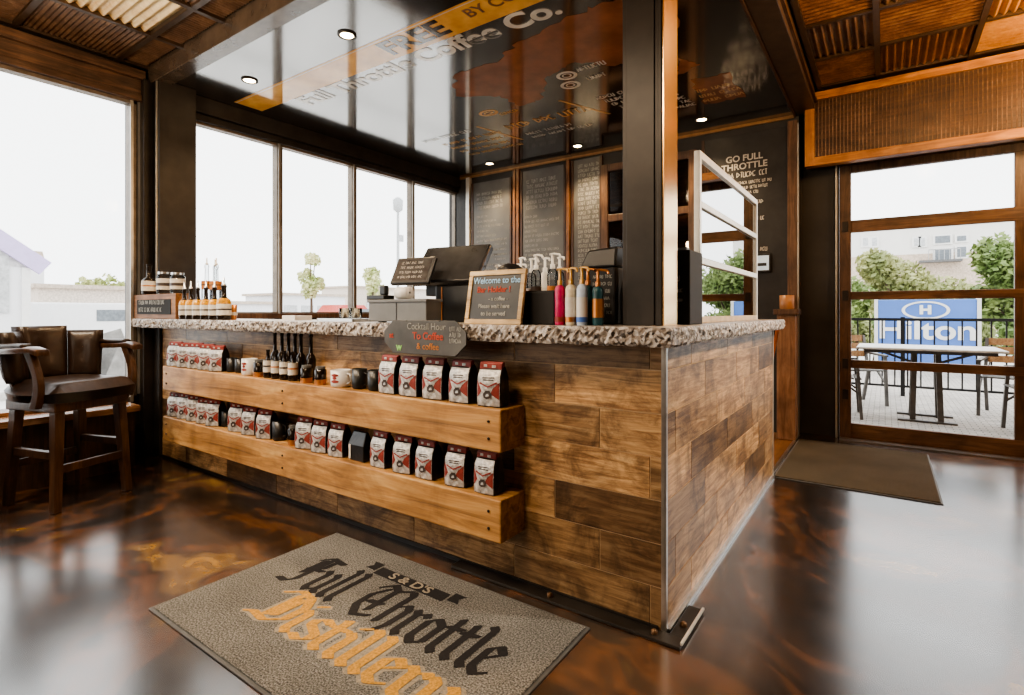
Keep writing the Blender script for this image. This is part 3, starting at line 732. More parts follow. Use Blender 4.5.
# granite slab with chiselled edge
def slab():
    # outline (L), fine-edged, displaced sides
    out = [(-4.885, 1.722), (-.575, 1.722), (-.575, 4.13), (-.99, 4.13), (-.99, 2.22), (-4.885, 2.22)]
    z0, z1 = HC, 1.098
    pts = []
    for (a, b), (c, d) in zip(out, out[1:] + out[:1]):
        L = math.hypot(c - a, d - b); n = max(1, int(L / .012))
        for i in range(n): pts.append((a + (c - a) * i / n, b + (d - b) * i / n))
    rs_ = random.Random(4); mb = MB(); vs = []; N = len(pts); lay = 6
    cxy = []
    for i, (x, y) in enumerate(pts):
        p, q = pts[i - 1], pts[(i + 1) % N]; tx, ty = q[0] - p[0], q[1] - p[1]; l = math.hypot(tx, ty); cxy.append((ty / l, -tx / l))
    for k in range(lay):
        f = k / (lay - 1)
        for i, (x, y) in enumerate(pts):
            a = (.002 + .005 * math.sin(f * math.pi)) * rs_.uniform(-.6, 1.2) - (.006 if k in (0,) else 0) - (.004 if k == lay - 1 else 0)
            vs.append((x + cxy[i][0] * a, y + cxy[i][1] * a, z0 + (z1 - z0) * f + (rs_.uniform(-.005, .005) if 0 < k < lay - 1 else (rs_.uniform(.0, .005) if k == 0 else 0))))
    fs = []
    for k in range(lay - 1):
        for i in range(N):
            j = (i + 1) % N; fs.append((k * N + i, k * N + j, (k + 1) * N + j, (k + 1) * N + i))
    fs.append(tuple((lay - 1) * N + i for i in range(N))); fs.append(tuple(i for i in range(N))[::-1])
    mb.add(vs, fs)
    return mb.build('granite_countertop', M_GRANITE)
tag(slab(), 'speckled grey granite slab with rough chiselled edge on top of the bar', 'countertop')
ZC = 1.0985
# shelves
def shelf(zt, th, label):
    x0, x1 = -4.26, -1.245
    t = thing('plank_shelf', label, 'shelf', ((x0 + x1) / 2, 1.70, zt), 0, None)
    w = (x1 - x0) / 2
    n = 90; rs_ = random.Random(int(zt * 100)); 
    mb = MB()
    mb.box((-w, 0, -th), (w, .05, 0)); mb.build('front_board', M_BEAM, t, .006)
    MB().box((-w, .05, -.045), (w, .172, -.002)).build('shelf_board', M_BEAM, t, .004)
    MB().box((-w, .05, -th), (w, .172, -th + .03)).box((w - .03, .05, -th + .03), (w, .172, -.045)).box((-w, .05, -th + .03), (-w + .03, .172, -.045)).build('end_block', M_BEAM, t, .004)
    for k in range(6): MB().lathe([(.006, 0), (.006, .004), (.003, .006)], 8).build('nail_head', M_BLACKPAINT, t, M=None).matrix_local = Matrix.Translation((-w + .06 + (k // 2) * (w - .06), 0, -th * (.3 if k % 2 else .7))) @ Matrix.Rotation(R(90), 4, 'X')
    return t
S1, S2 = .762, .402
shelf(S1, .172, 'upper chunky reclaimed plank shelf on the bar front')
shelf(S2, .172, 'lower chunky reclaimed plank shelf on the bar front')
S1 += .001; S2 += .001

# ---------------------------------------------------------------- coffee bags
def bag_proto():
    t = thing('coffee_bag', '', 'coffee bag')
    w, d, H = .052, .034, .165
    # body: bulging gusseted pouch, tapering to the folded top
    secs = [(0, 1, 1), (.02, 1.02, 1.06), (.07, 1.03, 1.08), (.115, 1.0, .95), (.14, .97, .6), (.155, .95, .25)]
    vs = []; fs = []; prof = []
    for z, a, b in secs:
        X, Y = w * a, d * b
        prof.append([(-X, -Y, z), (-X * .5, -Y * 1.12, z), (0, -Y * 1.18, z), (X * .5, -Y * 1.12, z), (X, -Y, z), (X * .93, 0, z), (X, Y, z), (-X, Y, z), (-X * .93, 0, z)])
    for s in prof: vs += s
    n = 9
    for k in range(len(secs) - 1):
        for i in range(n): j = (i + 1) % n; fs.append((k * n + i, k * n + j, (k + 1) * n + j, (k + 1) * n + i))
    fs.append(tuple(range(n))[::-1]); fs.append(tuple((len(secs) - 1) * n + i for i in range(n)))
    MB().add(vs, fs, 0, False).build('bag_body', M_BAGBLACK, t, .003)
    # foil front following the bulge
    fv = []; ff = []
    for z, a, b in secs[:5]:
        X, Y = w * a, d * b
        for f in (-.92, -.5, 0, .5, .92): fv.append((X * f, -Y * (1.18 - .18 * abs(f) ** 1.5) - .0022, max(z, .004)))
    for k in range(4):
        for i in range(4): ff.append((k * 5 + i, k * 5 + i + 1, (k + 1) * 5 + i + 1, (k + 1) * 5 + i))
    MB().add(fv, ff, 0, True).build('foil_front', M_FOIL, t)
    def yat(x, z):
        for (z0, a0, b0), (z1, a1, b1) in zip(secs, secs[1:]):
            if z0 <= z <= z1:
                b = b0 + (b1 - b0) * (z - z0) / (z1 - z0); break
        return -d * b * (1.18 - .18 * min(1, abs(x / w)) ** 1.5) - .0042
    def patch(poly, m, name, e=0):
        MB().add([(x, yat(x, z) - e, z) for x, z in poly], [tuple(range(len(poly)))]).build(name, m, t)
    patch([(-.047, .035), (-.028, .06), (-.044, .094), (-.048, .10)], M_BAGRED, 'red_print')
    patch([(.047, .03), (.048, .095), (.022, .072), (.012, .052), (.03, .04)], M_BAGRED, 'red_print')
    patch([(-.040, .088), (0, .074), (.040, .092), (.036, .097), (0, .080), (-.036, .094)], M_BAGRED, 'red_print', .0006)
    patch([(-.018, .035), (-.004, .03), (.014, .036), (.018, .05), (.008, .064), (-.008, .062), (-.02, .05)], M_BAGDARK, 'dark_emblem', .0006)
    patch([(-.008, .04), (.006, .042), (.004, .052), (-.006, .05)], M_FOIL, 'emblem_face', .0012)
    patch([(-.028, .108), (.028, .110), (.026, .114), (-.026, .112)], M_BAGDARK, 'brand_line', .0006)
    patch([(-.024, .100), (.026, .101), (.022, .105), (-.022, .104)], M_BAGDARK, 'brand_line', .0006)
    MB().box((-.050, -.012, .150), (.050, .006, .170)).box((-.049, -.019, .138), (.049, -.010, .166)).build('folded_top', M_BAGRED, t, .003)
    MB().box((-.03, -.0205, .150), (-.016, -.019, .160)).build('fold_print', M_FOIL, t)
    MB().box((.006, -.0205, .148), (.022, -.019, .158)).build('fold_print', M_FOIL, t)
    return t
proto = bag_proto(); used = [False]
BAG_RS = random.Random(21)
def place_bag(px, z, label, group, rz=None, s=None):
    x = XY(px, 1.755); rz = R(BAG_RS.uniform(-4, 6) + max(4, min(24, (420 - px) * .12))) if rz is None else rz
    s = s or BAG_RS.uniform(.97, 1.05)
    if not used[0]:
        used[0] = True; proto.location = (x, 1.762, z); proto.rotation_euler = (0, 0, rz); proto['label'] = label; proto['group'] = group; proto.scale = (s, 1, s); return
    dup(proto, (x, 1.762, z), rz, label, group, (s, 1, s))
for i, px in enumerate([176, 186, 196.5, 207, 218]):
    place_bag(px, S1, f'foil coffee bag, {ORD[i]} from the left end of the upper plank shelf', 'coffee bags on the upper plank shelf')
for i, px in enumerate([391, 412, 436, 463, 492]):
    place_bag(px, S1, f'foil coffee bag, {ORD[4 - i]} from the right end of the upper plank shelf' if i < 4 else 'foil coffee bag at the right end of the upper plank shelf', 'coffee bags on the upper plank shelf', None, 1.07)
low = [176, 186, 195.5, 205, 215, 238, 251, 266, 306, 322, 339]
for i, px in enumerate(low):
    place_bag(px, S2, f'foil coffee bag, {ORD[i]} from the left end of the lower plank shelf', 'coffee bags on the lower plank shelf')
for i, px in enumerate([382, 405, 428, 458, 488]):
    place_bag(px, S2, f'foil coffee bag, {ORD[4 - i]} from the right end of the lower plank shelf' if i < 4 else 'foil coffee bag at the right end of the lower plank shelf', 'coffee bags on the lower plank shelf', None, 1.0)

# mugs, cans and bottles on the shelves
def mug(x, y, z, label, m, group=None, r=.042, h=.088, emblem=None, hs=1, name='mug'):
    t = thing(name, label, 'mug', (x, y, z), 0, group)
    MB().lathe([(r * .85, 0), (r * .97, .006), (r, .02), (r, h), (r - .004, h), (r - .005, .008), (0.001, .007)], 22, caps=False).lathe([(.001, .0), (r * .85, 0)], 22, caps=False).build('cup', m, t)
    MB().tube([(hs * (r - .002) , .0, h * .8), (hs * (r + .022), .0, h * .78), (hs * (r + .03), 0, h * .5), (hs * (r + .02), 0, h * .25), (hs * (r - .002), 0, h * .2)], .005, 8).build('handle', m, t)
    if emblem:
        mb = MB()
        for zz, hw, mi in ((h * .35, .9, 0), (h * .55, .5, 0), (h * .72, .85, 0)):
            n = 8; vs = []
            for i in range(n + 1):
                a = -math.pi / 2 - hw / 2 + hw * i / n + .25
                for dz in (-.008, .008): vs.append(((r + .0008) * math.cos(a), (r + .0008) * math.sin(a), zz + dz * math.cos((i / n - .5) * 2.4)))
            mb.add(vs, [(2 * i, 2 * i + 2, 2 * i + 3, 2 * i + 1) for i in range(n)], mi)
        mb.build('printed_emblem', emblem, t)
    return t
def dark_tumbler(x, y, z, label, h=.085, r=.030, group=None, cork=M_COPPER):
    t = thing('jar', label, 'jar', (x, y, z), 0, group)
    MB().lathe([(r, 0), (r, h * .28)], 18).build('copper_base', cork, t)
    MB().lathe([(r * 1.01, h * .28), (r * 1.03, h * .8), (r * .8, h * .86)], 18).build('dark_body', M_DARKGLASS, t)
    MB().lathe([(r * .82, h * .86), (r * .82, h)], 18).build('lid', M_GREYMETAL, t)
def bottle(x, y, z, label, h, r, body, lab, group=None, neck=None, stopper=None, name='bottle', neckfrac=.30, lz=(.18, .48), band=None):
    t = thing(name, label, 'bottle', (x, y, z), 0, group)
    sh = h * (1 - neckfrac)
    MB().lathe([(r * .9, 0), (r, .006), (r, sh * .78), (r * .82, sh * .9), (r * .40, sh), (r * .34, h * .93), (r * .42, h * .94), (r * .40, h)], 18).build('glass_body', body, t)
    if neck: MB().lathe([(r * 1.005, sh * .70), (r * 1.005, sh * .78), (r * .83, sh * .905), (r * .60, sh * .955)], 18, caps=False).build('liquor_band', neck, t)
    if lab:
        l_ = MB().lathe([(r + .0012, h * lz[0]), (r + .0012, h * lz[1])], 18, caps=False).build('label', lab, t)
        MB().lathe([(r + .002, h * (lz[0] * .55 + lz[1] * .45)), (r + .002, h * (lz[0] * .42 + lz[1] * .58))], 18, caps=False).build('label_print', band or M_BAGDARK, l_)
    if stopper:
        MB().lathe([(r * .30, h), (r * .30, h + .01), (.005, h + .014), (.004, h + .05), (.002, h + .052)], 10).build('pour_spout', stopper, t)
    return t
mb_lab = mat('mug_white', (.66, .65, .63), .3, 0, .05)
# upper shelf
mug(XY(232, 1.80), 1.80, S1, 'black mug between the left coffee bags and the white mug, upper shelf', M_BLACK, 'black mugs on the upper plank shelf', .034)
mug(XY(240.5, 1.80), 1.80, S1, 'black mug touching the white mug near the left of the upper shelf', M_BLACK, 'black mugs on the upper plank shelf', .034)
mug(XY(249.5, 1.765), 1.765, S1, 'white mug with red lettering left of the beer bottles', mb_lab, 'white mugs with red emblem', .045, .1, M_BAGRED)
dark_tumbler(XY(259.5, 1.76), 1.76, S1, 'dark jar with copper base between white mug and beer bottles', .10, .034)
for i, px in enumerate([268, 276, 284.5, 293]):
    bottle(XY(px, 1.755), 1.755, S1, f'small brown bottle with white label, {ORD[i]} from left in the front bottle row', .165, .026, M_DARKGLASS, M_LABEL, 'small brown bottles with white labels', None, None, 'beer_bottle', .35, (.2, .62), M_ORANGECHALK if i in (1, 3) else M_BAGDARK)
for i, px in enumerate([275, 282, 288.5, 295, 301, 311]):
    y = 1.825
    bottle(XY(px, y), y, S1, f'tall dark long-necked bottle, {ORD[i]} from left in the back row under the countertop', .262, .027, M_DARKGLASS, None, 'tall dark bottles in the back row', None, None, 'liquor_bottle', .42)
dark_tumbler(XY(306.5, 1.755), 1.755, S1, 'dark jar with copper base, left of two beside the bottles', .095, .031, 'dark jars with copper base')
dark_tumbler(XY(320.5, 1.755), 1.755, S1, 'dark jar with copper base standing next to the white mug in shelf centre', .095, .031, 'dark jars with copper base')
mug(XY(341, 1.765), 1.765, S1, 'white mug with red emblem at the centre of the upper shelf', mb_lab, 'white mugs with red emblem', .052, .086, M_BAGRED)
mug(XY(359.5, 1.775), 1.775, S1, 'black mug just right of the central white mug on the upper shelf', M_BLACK, 'black mugs on the upper plank shelf', .039, .1)
mug(XY(375.5, 1.775), 1.775, S1, 'black mug beside the right row of coffee bags on the upper shelf', M_BLACK, 'black mugs on the upper plank shelf', .039, .1)
# lower shelf
mug(XY(228, 1.80), 1.79, S2, 'black mug after the fifth coffee bag on the lower shelf', M_BLACK, None, .032, .1)
mug(XY(279.5, 1.78), 1.78, S2, 'black mug in the gap at the middle of the lower shelf', M_BLACK, None, .040, .11)
dark_tumbler(XY(293.5, 1.755), 1.755, S2, 'slim dark jar with copper base on the lower shelf', .11, .030)
t = thing('pouch', 'black pouch with a pale side stripe on the lower shelf', 'pouch', (XY(361, 1.77), 1.77, S2))
MB().add([(-.055, -.03, 0), (.055, -.03, 0), (.055, .03, 0), (-.055, .03, 0), (-.06, -.034, .08), (.06, -.034, .08), (.06, .034, .08), (-.06, .034, .08), (-.05, -.006, .145), (.05, -.006, .145), (.05, .006, .145), (-.05, .006, .145)],
         [(3, 2, 1, 0), (0, 1, 5, 4), (1, 2, 6, 5), (2, 3, 7, 6), (3, 0, 4, 7), (4, 5, 9, 8), (5, 6, 10, 9), (6, 7, 11, 10), (7, 4, 8, 11), (8, 9, 10, 11)]).build('pouch_body', M_BAGBLACK, t, .005)
MB().box((-.05, -.0365, .01), (-.036, -.034, .08)).build('side_stripe', M_LABEL, t)

# ================================================================ STEEL COLUMN ON THE COUNTER
t = thing('column', 'dark steel clad column rising from the countertop to the ceiling', 'column', (-.76, 2.03, ZC))
MB().box((-.08, -.08, 0), (.078, .08, 1.90)).build('column_shaft', M_BLACKPAINT, t, .003)
MB().box((-.062, -.086, 0), (.05, -.08, 1.90)).box((.062, -.085, 0), (.078, -.08, 1.9)).build('front_plate', M_BLACKPAINT, t, .002)
MB().box((.078, -.078, 0), (.085, .078, 1.9)).build('polished_side_plate', mat('polished_bronze_plate', (.80, .52, .24), .22, 1.0, .08, 4), t, .001)

# ================================================================ GLASS GUARD
gx = -.715; ya, yb = 2.53, 3.86; z0, z1 = ZC, 1.90
t = thing('glass_guard', 'tall reflective glass guard in a pale metal frame on the bar end', 'glass guard', (gx, ya, z0))
H = z1 - z0; L = yb - ya
for y in (0, L): MB().box((-.014, y - .014, 0), (.014, y + .014, H)).build('post', M_PALESTEEL, t, .002)
MB().box((-.014, .014, H - .035), (.014, L - .014, H)).build('top_rail', M_PALESTEEL, t, .002)
for z in (.555, .292): MB().box((-.012, .014, z - .015), (.014, L - .014, z + .015)).build('cross_rail', M_PALESTEEL, t, .002)
MB().box((-.014, .014, 0), (.014, L - .014, .03)).build('bottom_rail', mat('pale_wood_rail', (.5, .38, .24), .5), t, .002)
for a, b in ((.03, .272), (.312, .535), (.575, H - .035)): MB().box((-.004, .014, a), (.002, L - .014, b)).build('glass_pane', M_MIRGLASS, t)
# black box right of the column
t = thing('display_box', 'tall black box with faint writing beside the right of the column', 'display box', (-.72, 2.27, ZC))
MB().box((-.075, -.09, 0), (.073, .09, .305)).build('box_body', M_BLACKMATT, t, .004)
mb = MB(); rs = random.Random(8)
for z, h in ((.19, .022), (.14, .014), (.10, .014)): scribble(mb, .0, .062, z, h, -.0915, rs)
mb.build('faint_lettering', M_CHALKDIM, t)
MB().box((.012, -.06, .305), (.05, -.02, .318)).build('box_tab', M_GREYMETAL, t)

# ================================================================ MATS
def floor_mat_obj(name, x0, x1, y0, y1, label, m, border=True):
    t = thing(name, label, 'mat', ((x0 + x1) / 2, (y0 + y1) / 2, .0005)); w, d = (x1 - x0) / 2, (y1 - y0) / 2
    MB().box((-w, -d, 0), (w, d, .006)).build('rubber_base', M_RUBBER, t, .002)
    MB().box((-w + .012, -d + .012, .006), (w - .012, d - .012, .012)).build('carpet_pile', m, t, .003)
    return t
t = floor_mat_obj('welcome_mat', -2.33, -.875, .88, 1.745, 'taupe entrance mat with black and gold blackletter writing before the bar', M_CARPET)
ox, oy = t.location.x, t.location.y
mb = MB(); blackletter(mb, 'Full Throttle', -2.12 - ox, 1.30 - oy, .16, .0131, nib=.18, width=1.10, grow=.0); mb.build('black_lettering', M_INKBLACK, t)
mb = MB(); blackletter(mb, 'Distillery', -1.99 - ox, 1.085 - oy, .135, .0122, nib=.20, width=.96, grow=.05); mb.build('pale_outline', M_INKPALE, t)
mb = MB(); blackletter(mb, 'Distillery', -1.99 - ox, 1.085 - oy, .135, .0140, nib=.20, width=.96, grow=.0); mb.build('gold_lettering', M_INKGOLD, t)
mb = MB()
def rb(p): mb.add([(x - ox, y - oy, .0131) for x, y in p], [tuple(range(len(p)))])
rb([(-1.83, 1.555), (-1.43, 1.555), (-1.43, 1.615), (-1.83, 1.615)])
rb([(-1.90, 1.575), (-1.84, 1.575), (-1.84, 1.635), (-1.90, 1.635), (-1.88, 1.605)]); rb([(-1.36, 1.575), (-1.42, 1.575), (-1.42, 1.635), (-1.36, 1.635), (-1.38, 1.605)])
mb.build('black_ribbon', M_INKBLACK, t)
text("S & D'S", .065, Matrix.Translation((-1.63 - ox, 1.585 - oy, .0136)), M_INKPALE, t, 'ribbon_lettering', .001, sx=1.2)
floor_mat_obj('door_mat', -.64, .285, 4.07, 5.42, 'plain brown carpet mat in front of the glazed garage door', M_CARPET2)
# ================================================================ THINGS ON THE COUNTER
# crate sign at the left end
yc = 1.735
x0, x1 = -4.86, -4.14
t = thing('wooden_crate', 'brown wooden crate with a chalkboard front at the left end of the countertop', 'crate', ((x0 + x1) / 2, yc, ZC))
w = (x1 - x0) / 2; H = .185
MB().box((-w, 0, 0), (w, .03, H)).box((-w, .03, H - .02), (w, .10, H)).box((-w, .03, 0), (w, .10, .02)).box((-w, .03, .02), (-w + .02, .10, H - .02)).box((w - .02, .03, .02), (w, .10, H - .02)).build('crate_box', wood('crate_wood', (.12, .05, .018), (.26, .12, .045), (.38, .19, .08), 'X', .6, 1), t, .004)
MB().box((-w + .07, -.004, .035), (w - .07, -.0005, H - .04)).build('chalk_panel', mat('crate_slate', (.008, .008, .008), .85), t)
mb = MB(); rs = random.Random(5)
scribble(mb, -w + .11, w - .15, .125, .03, -.006, rs); scribble(mb, -w + .11, w - .2, .07, .03, -.006, rs)
mb.build('chalk_lettering', M_CHALKDIM, t)
zt = ZC + H + .001
bottle(-4.70, 1.78, zt, 'tall dark bottle with gold label on top of the wooden crate', .235, .05, M_DARKGLASS, M_LABEL, None, None, None, 'liquor_bottle', .42, (.12, .45), M_COPPER)
def jar(x, y, z, label, r=.05, h=.15, group=None):
    t = thing('glass_jar', label, 'jar', (x, y, z), 0, group)
    MB().lathe([(r * .9, 0), (r, .01), (r, h * .8), (r * .8, h * .88), (r * .8, h * .9)], 18).build('jar_body', M_CLEAR, t)
    MB().lathe([(r * .84, h * .9), (r * .84, h)], 18).build('lid', M_STEEL, t)
    l_ = MB().lathe([(r + .001, h * .2), (r + .001, h * .7)], 18, caps=False).build('label', M_LABEL, t)
    MB().lathe([(r + .002, h * .36), (r + .002, h * .5)], 18, caps=False).build('label_print', M_BAGDARK, l_)
jar(-4.43, 1.78, zt, 'lidded clear glass jar with cream label in the middle of the crate top', .052, .165, 'glass jars on the crate')
jar(-4.20, 1.775, zt, 'lidded clear glass jar with cream label at the right of the crate top', .048, .15, 'glass jars on the crate')
for i, (x, y, h) in enumerate([(-4.10, 1.93, .40), (-4.02, 1.95, .385), (-3.94, 1.92, .39)]):
    bottle(x, y, ZC, f'tall clear bottle with orange band, {ORD[i]} from left behind the crate', h, .036, M_CLEAR, M_ORANGECHALK, 'clear bottles with orange bands', None, M_WHITE, 'liquor_bottle', .3, (.55, .7))
for i, px in enumerate([184.5, 191, 198, 206, 214.5, 224]):
    big = i == 5
    bottle(XY(px, 1.765), 1.765, ZC, f'syrup bottle with golden neck and cream label, {ORD[i]} from left on the counter', .215 + (.01 if big else 0), .035 if not big else .043, M_DARKGLASS, M_LABEL, 'syrup bottles with golden necks', M_YELLOWLIQ, M_STEEL, 'syrup_bottle', .34, (.14, .46))
t = thing('shot_glass', 'small copper tumbler right of the golden syrup bottles', 'tumbler', (XY(233, 1.83), 1.83, ZC))
MB().lathe([(.022, 0), (.026, .1), (.024, .1), (.020, .006)], 16, caps=False).lathe([(.001, 0.0), (.022, 0)], 16, caps=False).build('cup', M_COPPER, t)
MB().lathe([(.0268, .03), (.0275, .05)], 16, caps=False).build('pale_band', M_LABEL, t)
# napkins / cups by window
t = thing('napkin_stack', 'small white napkin stack on the counter before the second window pane', 'napkins', (XY(297, 2.0), 2.0, ZC))
for k in range(5): MB().box((-.07, -.06, k * .006), (.07, .06, k * .006 + .0052)).build('napkin', M_WHITE, t)
for i, px in enumerate([345, 356]):
    x = XY(px, 1.93); t = thing('rocks_glass', f'short clear glass on the steel tray, {["left", "right"][i]} of two', 'glass', (x, 1.93, ZC + .013), 0, 'glasses on the steel tray')
    MB().lathe([(.03, 0), (.034, .06), (.032, .06), (.028, .008), (.001, .008)], 16, caps=False).build('glass_body', M_CLEAR, t)
t = thing('steel_tray', 'shiny steel serving tray left of the grey cash drawer', 'tray', (XY(350, 1.93), 1.93, ZC))
MB().box((-.15, -.10, 0), (.15, .10, .004)).build('tray_base', M_STEEL, t, .002)
MB().box((-.155, -.105, 0), (-.148, .105, .016)).box((.148, -.105, 0), (.155, .105, .016)).box((-.155, -.105, 0), (.155, -.098, .016)).box((-.155, .098, 0), (.155, .105, .016)).build('tray_rim', M_STEEL, t, .001)
# cash drawer
xa, xb = XY(368, 1.76), XY(427, 1.76)
t = thing('till_box', 'grey steel cash drawer standing at the front edge of the countertop', 'cash drawer', ((xa + xb) / 2, 1.80, ZC))
w = (xb - xa) / 2 - .005
MB().box((-w, -.04, .006), (w, .06, .11)).build('drawer_body', M_GREYMETAL, t, .004)
MB().box((-w - .006, -.046, .098), (w + .006, .065, .112)).build('top_lip', M_GREYMETAL, t, .002)
MB().box((.0, -.0425, .01), (.003, -.0395, .096)).build('panel_seam', M_BLACK, t)
for sx in (-1, 1): MB().box((sx * w * .8 - .015, 0, 0), (sx * w * .8 + .015, .03, .006)).build('foot', M_BLACK, t)
zd = ZC + .113
t = thing('card_reader', 'black card reader standing on the grey cash drawer', 'card reader', (XY(383, 1.81), 1.81, zd))
MB().box((-.09, -.03, 0), (.04, .04, .022)).build('base', M_BLACK, t, .004)
MB().box((-.005, -.02, .022), (.035, .01, .07)).build('reader_head', M_BLACK, t, .006)
t = thing('receipt_roll', 'white paper roll lying on the cash drawer', 'paper roll', (XY(404, 1.82), 1.82, zd))
MB().lathe([(.006, -.04), (.03, -.04), (.03, .04), (.006, .04)], 18, caps=False).build('paper', M_WHITE, t).matrix_local = Matrix.Translation((0, 0, .031)) @ Matrix.Rotation(R(90), 4, 'Y')
# register
t = thing('cash_register', 'black touchscreen cash register seen from behind with a small tilted customer display', 'cash register', (-1.88, 2.05, ZC), R(8))
Mt = Matrix.Translation((.04, .03, .285)) @ Matrix.Rotation(R(-38), 4, 'X')
MB().box((-.20, -.022, -.115), (.20, .02, .135), M=Mt).build('screen_housing', M_SCREEN, t, .010)
Mt2 = Matrix.Translation((-.085, -.12, .255)) @ Matrix.Rotation(R(-28), 4, 'X')
cd = MB().box((-.12, -.012, -.075), (.115, .012, .08), M=Mt2).build('customer_display', M_BLACK, t, .006)
MB().box((-.105, -.0135, -.055), (.10, -.0125, .065), M=Mt2).build('display_glass', mat('display_sheen', (.06, .06, .06), .12, 0, .4, 20), cd)
mb = MB(); rs = random.Random(2)
for q in range(4): scribble(mb, -.08, .07, .045 - q * .028, .013, -.0145, rs, 0, Mt2)
mb.build('display_text', M_CHALKDIM, cd)
MB().box((-.02, -.03, 0), (.20, .10, .19)).build('pedestal', M_BLACK, t, .008)
MB().box((-.11, .01, .135), (.0, .09, .2)).build('printer_block', M_BLACK, t, .006)
MB().box((.02, -.034, .01), (.026, -.031, .18)).build('copper_seam', M_COPPER, t)
MB().box((.202, -.06, 0), (.24, .0, .15)).build('scanner_body', M_BLACKMATT, t, .006)
MB().box((.205, -.04, .15), (.245, .05, .166)).build('receipt_paper', M_WHITE, t)
MB().box((.215, -.045, .166), (.232, -.02, .176)).build('red_marker_tag', M_BAGRED, t)
# octagonal hanging sign
xa, xb = XY(385, 1.695), XY(467, 1.695)
t = thing('hanging_chalk_sign', 'elongated octagonal chalk sign hung over the countertop edge', 'chalk sign', ((xa + xb) / 2, 1.690, ZC - .135))
w = (xb - xa) / 2
oct_ = [(-w + .06, 0), (w - .06, 0), (w, .05), (w, .10), (w - .06, .150), (-w + .06, .150), (-w, .10), (-w, .05)]
MB().prism(oct_, 0, .008).build('sign_board', mat('sign_slate', (.075, .072, .066), .5, 0, .4, 8), t, .002)
text('Cocktail Hour', .042, face_y(.02, -.0015, .122), M_CHALKDIM, t, 'white_lettering', sx=.95)
text('To Coffee', .044, face_y(.03, -.0015, .080), M_REDCHALK, t, 'red_lettering', .0008)
text('& coffee', .04, face_y(.03, -.0015, .035), M_ORANGECHALK, t, 'orange_lettering')
text('w', .05, face_y(-w + .10, -.0015, .028), M_GREENCHALK, t, 'green_doodle', .001)
text('at', .035, face_y(-w + .05, -.0015, .08), M_REDCHALK, t, 'red_scrawl', .0008)
mb = MB(); rs = random.Random(3)
for q in range(3): scribble(mb, w - .09, w - .02, .115 - q * .025, .018, -.0015, rs)
mb.build('corner_lettering', M_CHALKDIM, t)
for sx in (-.1, .1): MB().box((sx - .006, .0, .145), (sx + .006, .05, .149)).build('hanging_hook', M_BLACKPAINT, t)
# framed welcome sign
xa, xb = XY(463, 1.79), XY(521, 1.79); w = (xb - xa) / 2
t = thing('framed_chalk_sign', 'small chalk sign in a tan wooden frame with welcome message on the counter', 'chalk sign', ((xa + xb) / 2, 1.79, ZC), R(-2))
Mt = Matrix.Rotation(R(-10), 4, 'X'); H = .235
MB().box((-w, 0, 0), (w, .016, .022), M=Mt).box((-w, 0, H - .022), (w, .016, H), M=Mt).box((-w, .0, .022), (-w + .022, .016, H - .022), M=Mt).box((w - .022, 0, .022), (w, .016, H - .022), M=Mt).build('wooden_frame', wood('tan_frame_wood', (.46, .27, .10), (.72, .52, .27), (.85, .70, .44), 'X', .45, 1.2, .1), t, .003)
MB().box((-w + .02, .006, .02), (w - .02, .012, H - .02), M=Mt).build('chalk_panel', mat('slate_panel', (.045, .045, .043), .4, 0, .4, 6), t)
def tx(s, z, m, size=.036, x=0, **k): text(s, size, Mt @ face_y(x, .0045, z), m, t, k.pop('name', 'chalk_lettering'), .0006, **k)
tx('Welcome to the', .190, M_BLUECHALK, .038); tx('Bar Holder !', .150, M_REDCHALK, .036, -.01); tx('- a coffee -', .110, M_CHALKDIM, .024, .02); tx('Please wait here', .078, M_CHALKDIM, .026); tx('to be served', .046, M_CHALKDIM, .026)
MB().box((-.02, .06, .0), (.02, .066, .16), M=Matrix.Rotation(R(12), 4, 'X') @ Matrix.Translation((0, .02, 0))).build('easel_leg', M_BROWNWOOD_Z, t)
# black box + black lid container
xa, xb = XY(522, 1.86), XY(554, 1.86)
t = thing('napkin_caddy', 'matt black square box between the framed sign and the magenta bottle', 'box', ((xa + xb) / 2, 1.86, ZC))
w = (xb - xa) / 2
MB().box((-w, 0, 0), (w, .14, .135)).build('box_body', M_BLACKMATT, t, .004)
MB().box((-w + .01, .01, .135), (w - .01, .13, .14)).build('box_lid', M_BLACK, t, .002)
t = thing('domed_canister', 'dark canister with rounded black lid behind the framed sign', 'canister', (XY(510, 1.99), 1.99, ZC))
MB().lathe([(.055, 0), (.058, .2), (.058, .225)], 20).build('canister_body', M_DARKGLASS, t)
MB().lathe([(.064, .22), (.066, .232), (.058, .252), (.036, .268), (.004, .274)], 20).build('domed_lid', M_BLACK, t)
MB().lathe([(.0662, .223), (.0662, .229)], 20, caps=False).build('red_band', M_BAGRED, t)
def pump_bottle(x, y, z, label, h, r, body, pump, group, label_m=None, hd=.035, name='pump_bottle', spot=None):
    t = thing(name, label, 'pump bottle', (x, y, z), rnd.uniform(-.5, .5), group)
    MB().lathe([(r * .9, 0), (r, .006), (r, h * .88), (r * .85, h * .95), (r * .42, h)], 16).build('bottle_body', body, t)
    MB().lathe([(r * .46, h - .002), (r * .46, h + .018), (.006, h + .02), (.006, h + .062)], 12).build('pump_collar', pump, t)
    MB().tube([(-.014, 0, h + .062), (.010, 0, h + .064), (hd, 0, h + .060), (hd + .006, 0, h + .048)], .0052, 8).build('pump_nozzle', pump, t)
    if label_m: MB().lathe([(r + .001, h * .2), (r + .001, h * .68)], 16, caps=False).build('label', label_m, t)
    if spot: MB().lathe([(r + .0015, h * .08), (r + .0015, h * .2)], 16, caps=False).build('colour_band', spot, t)
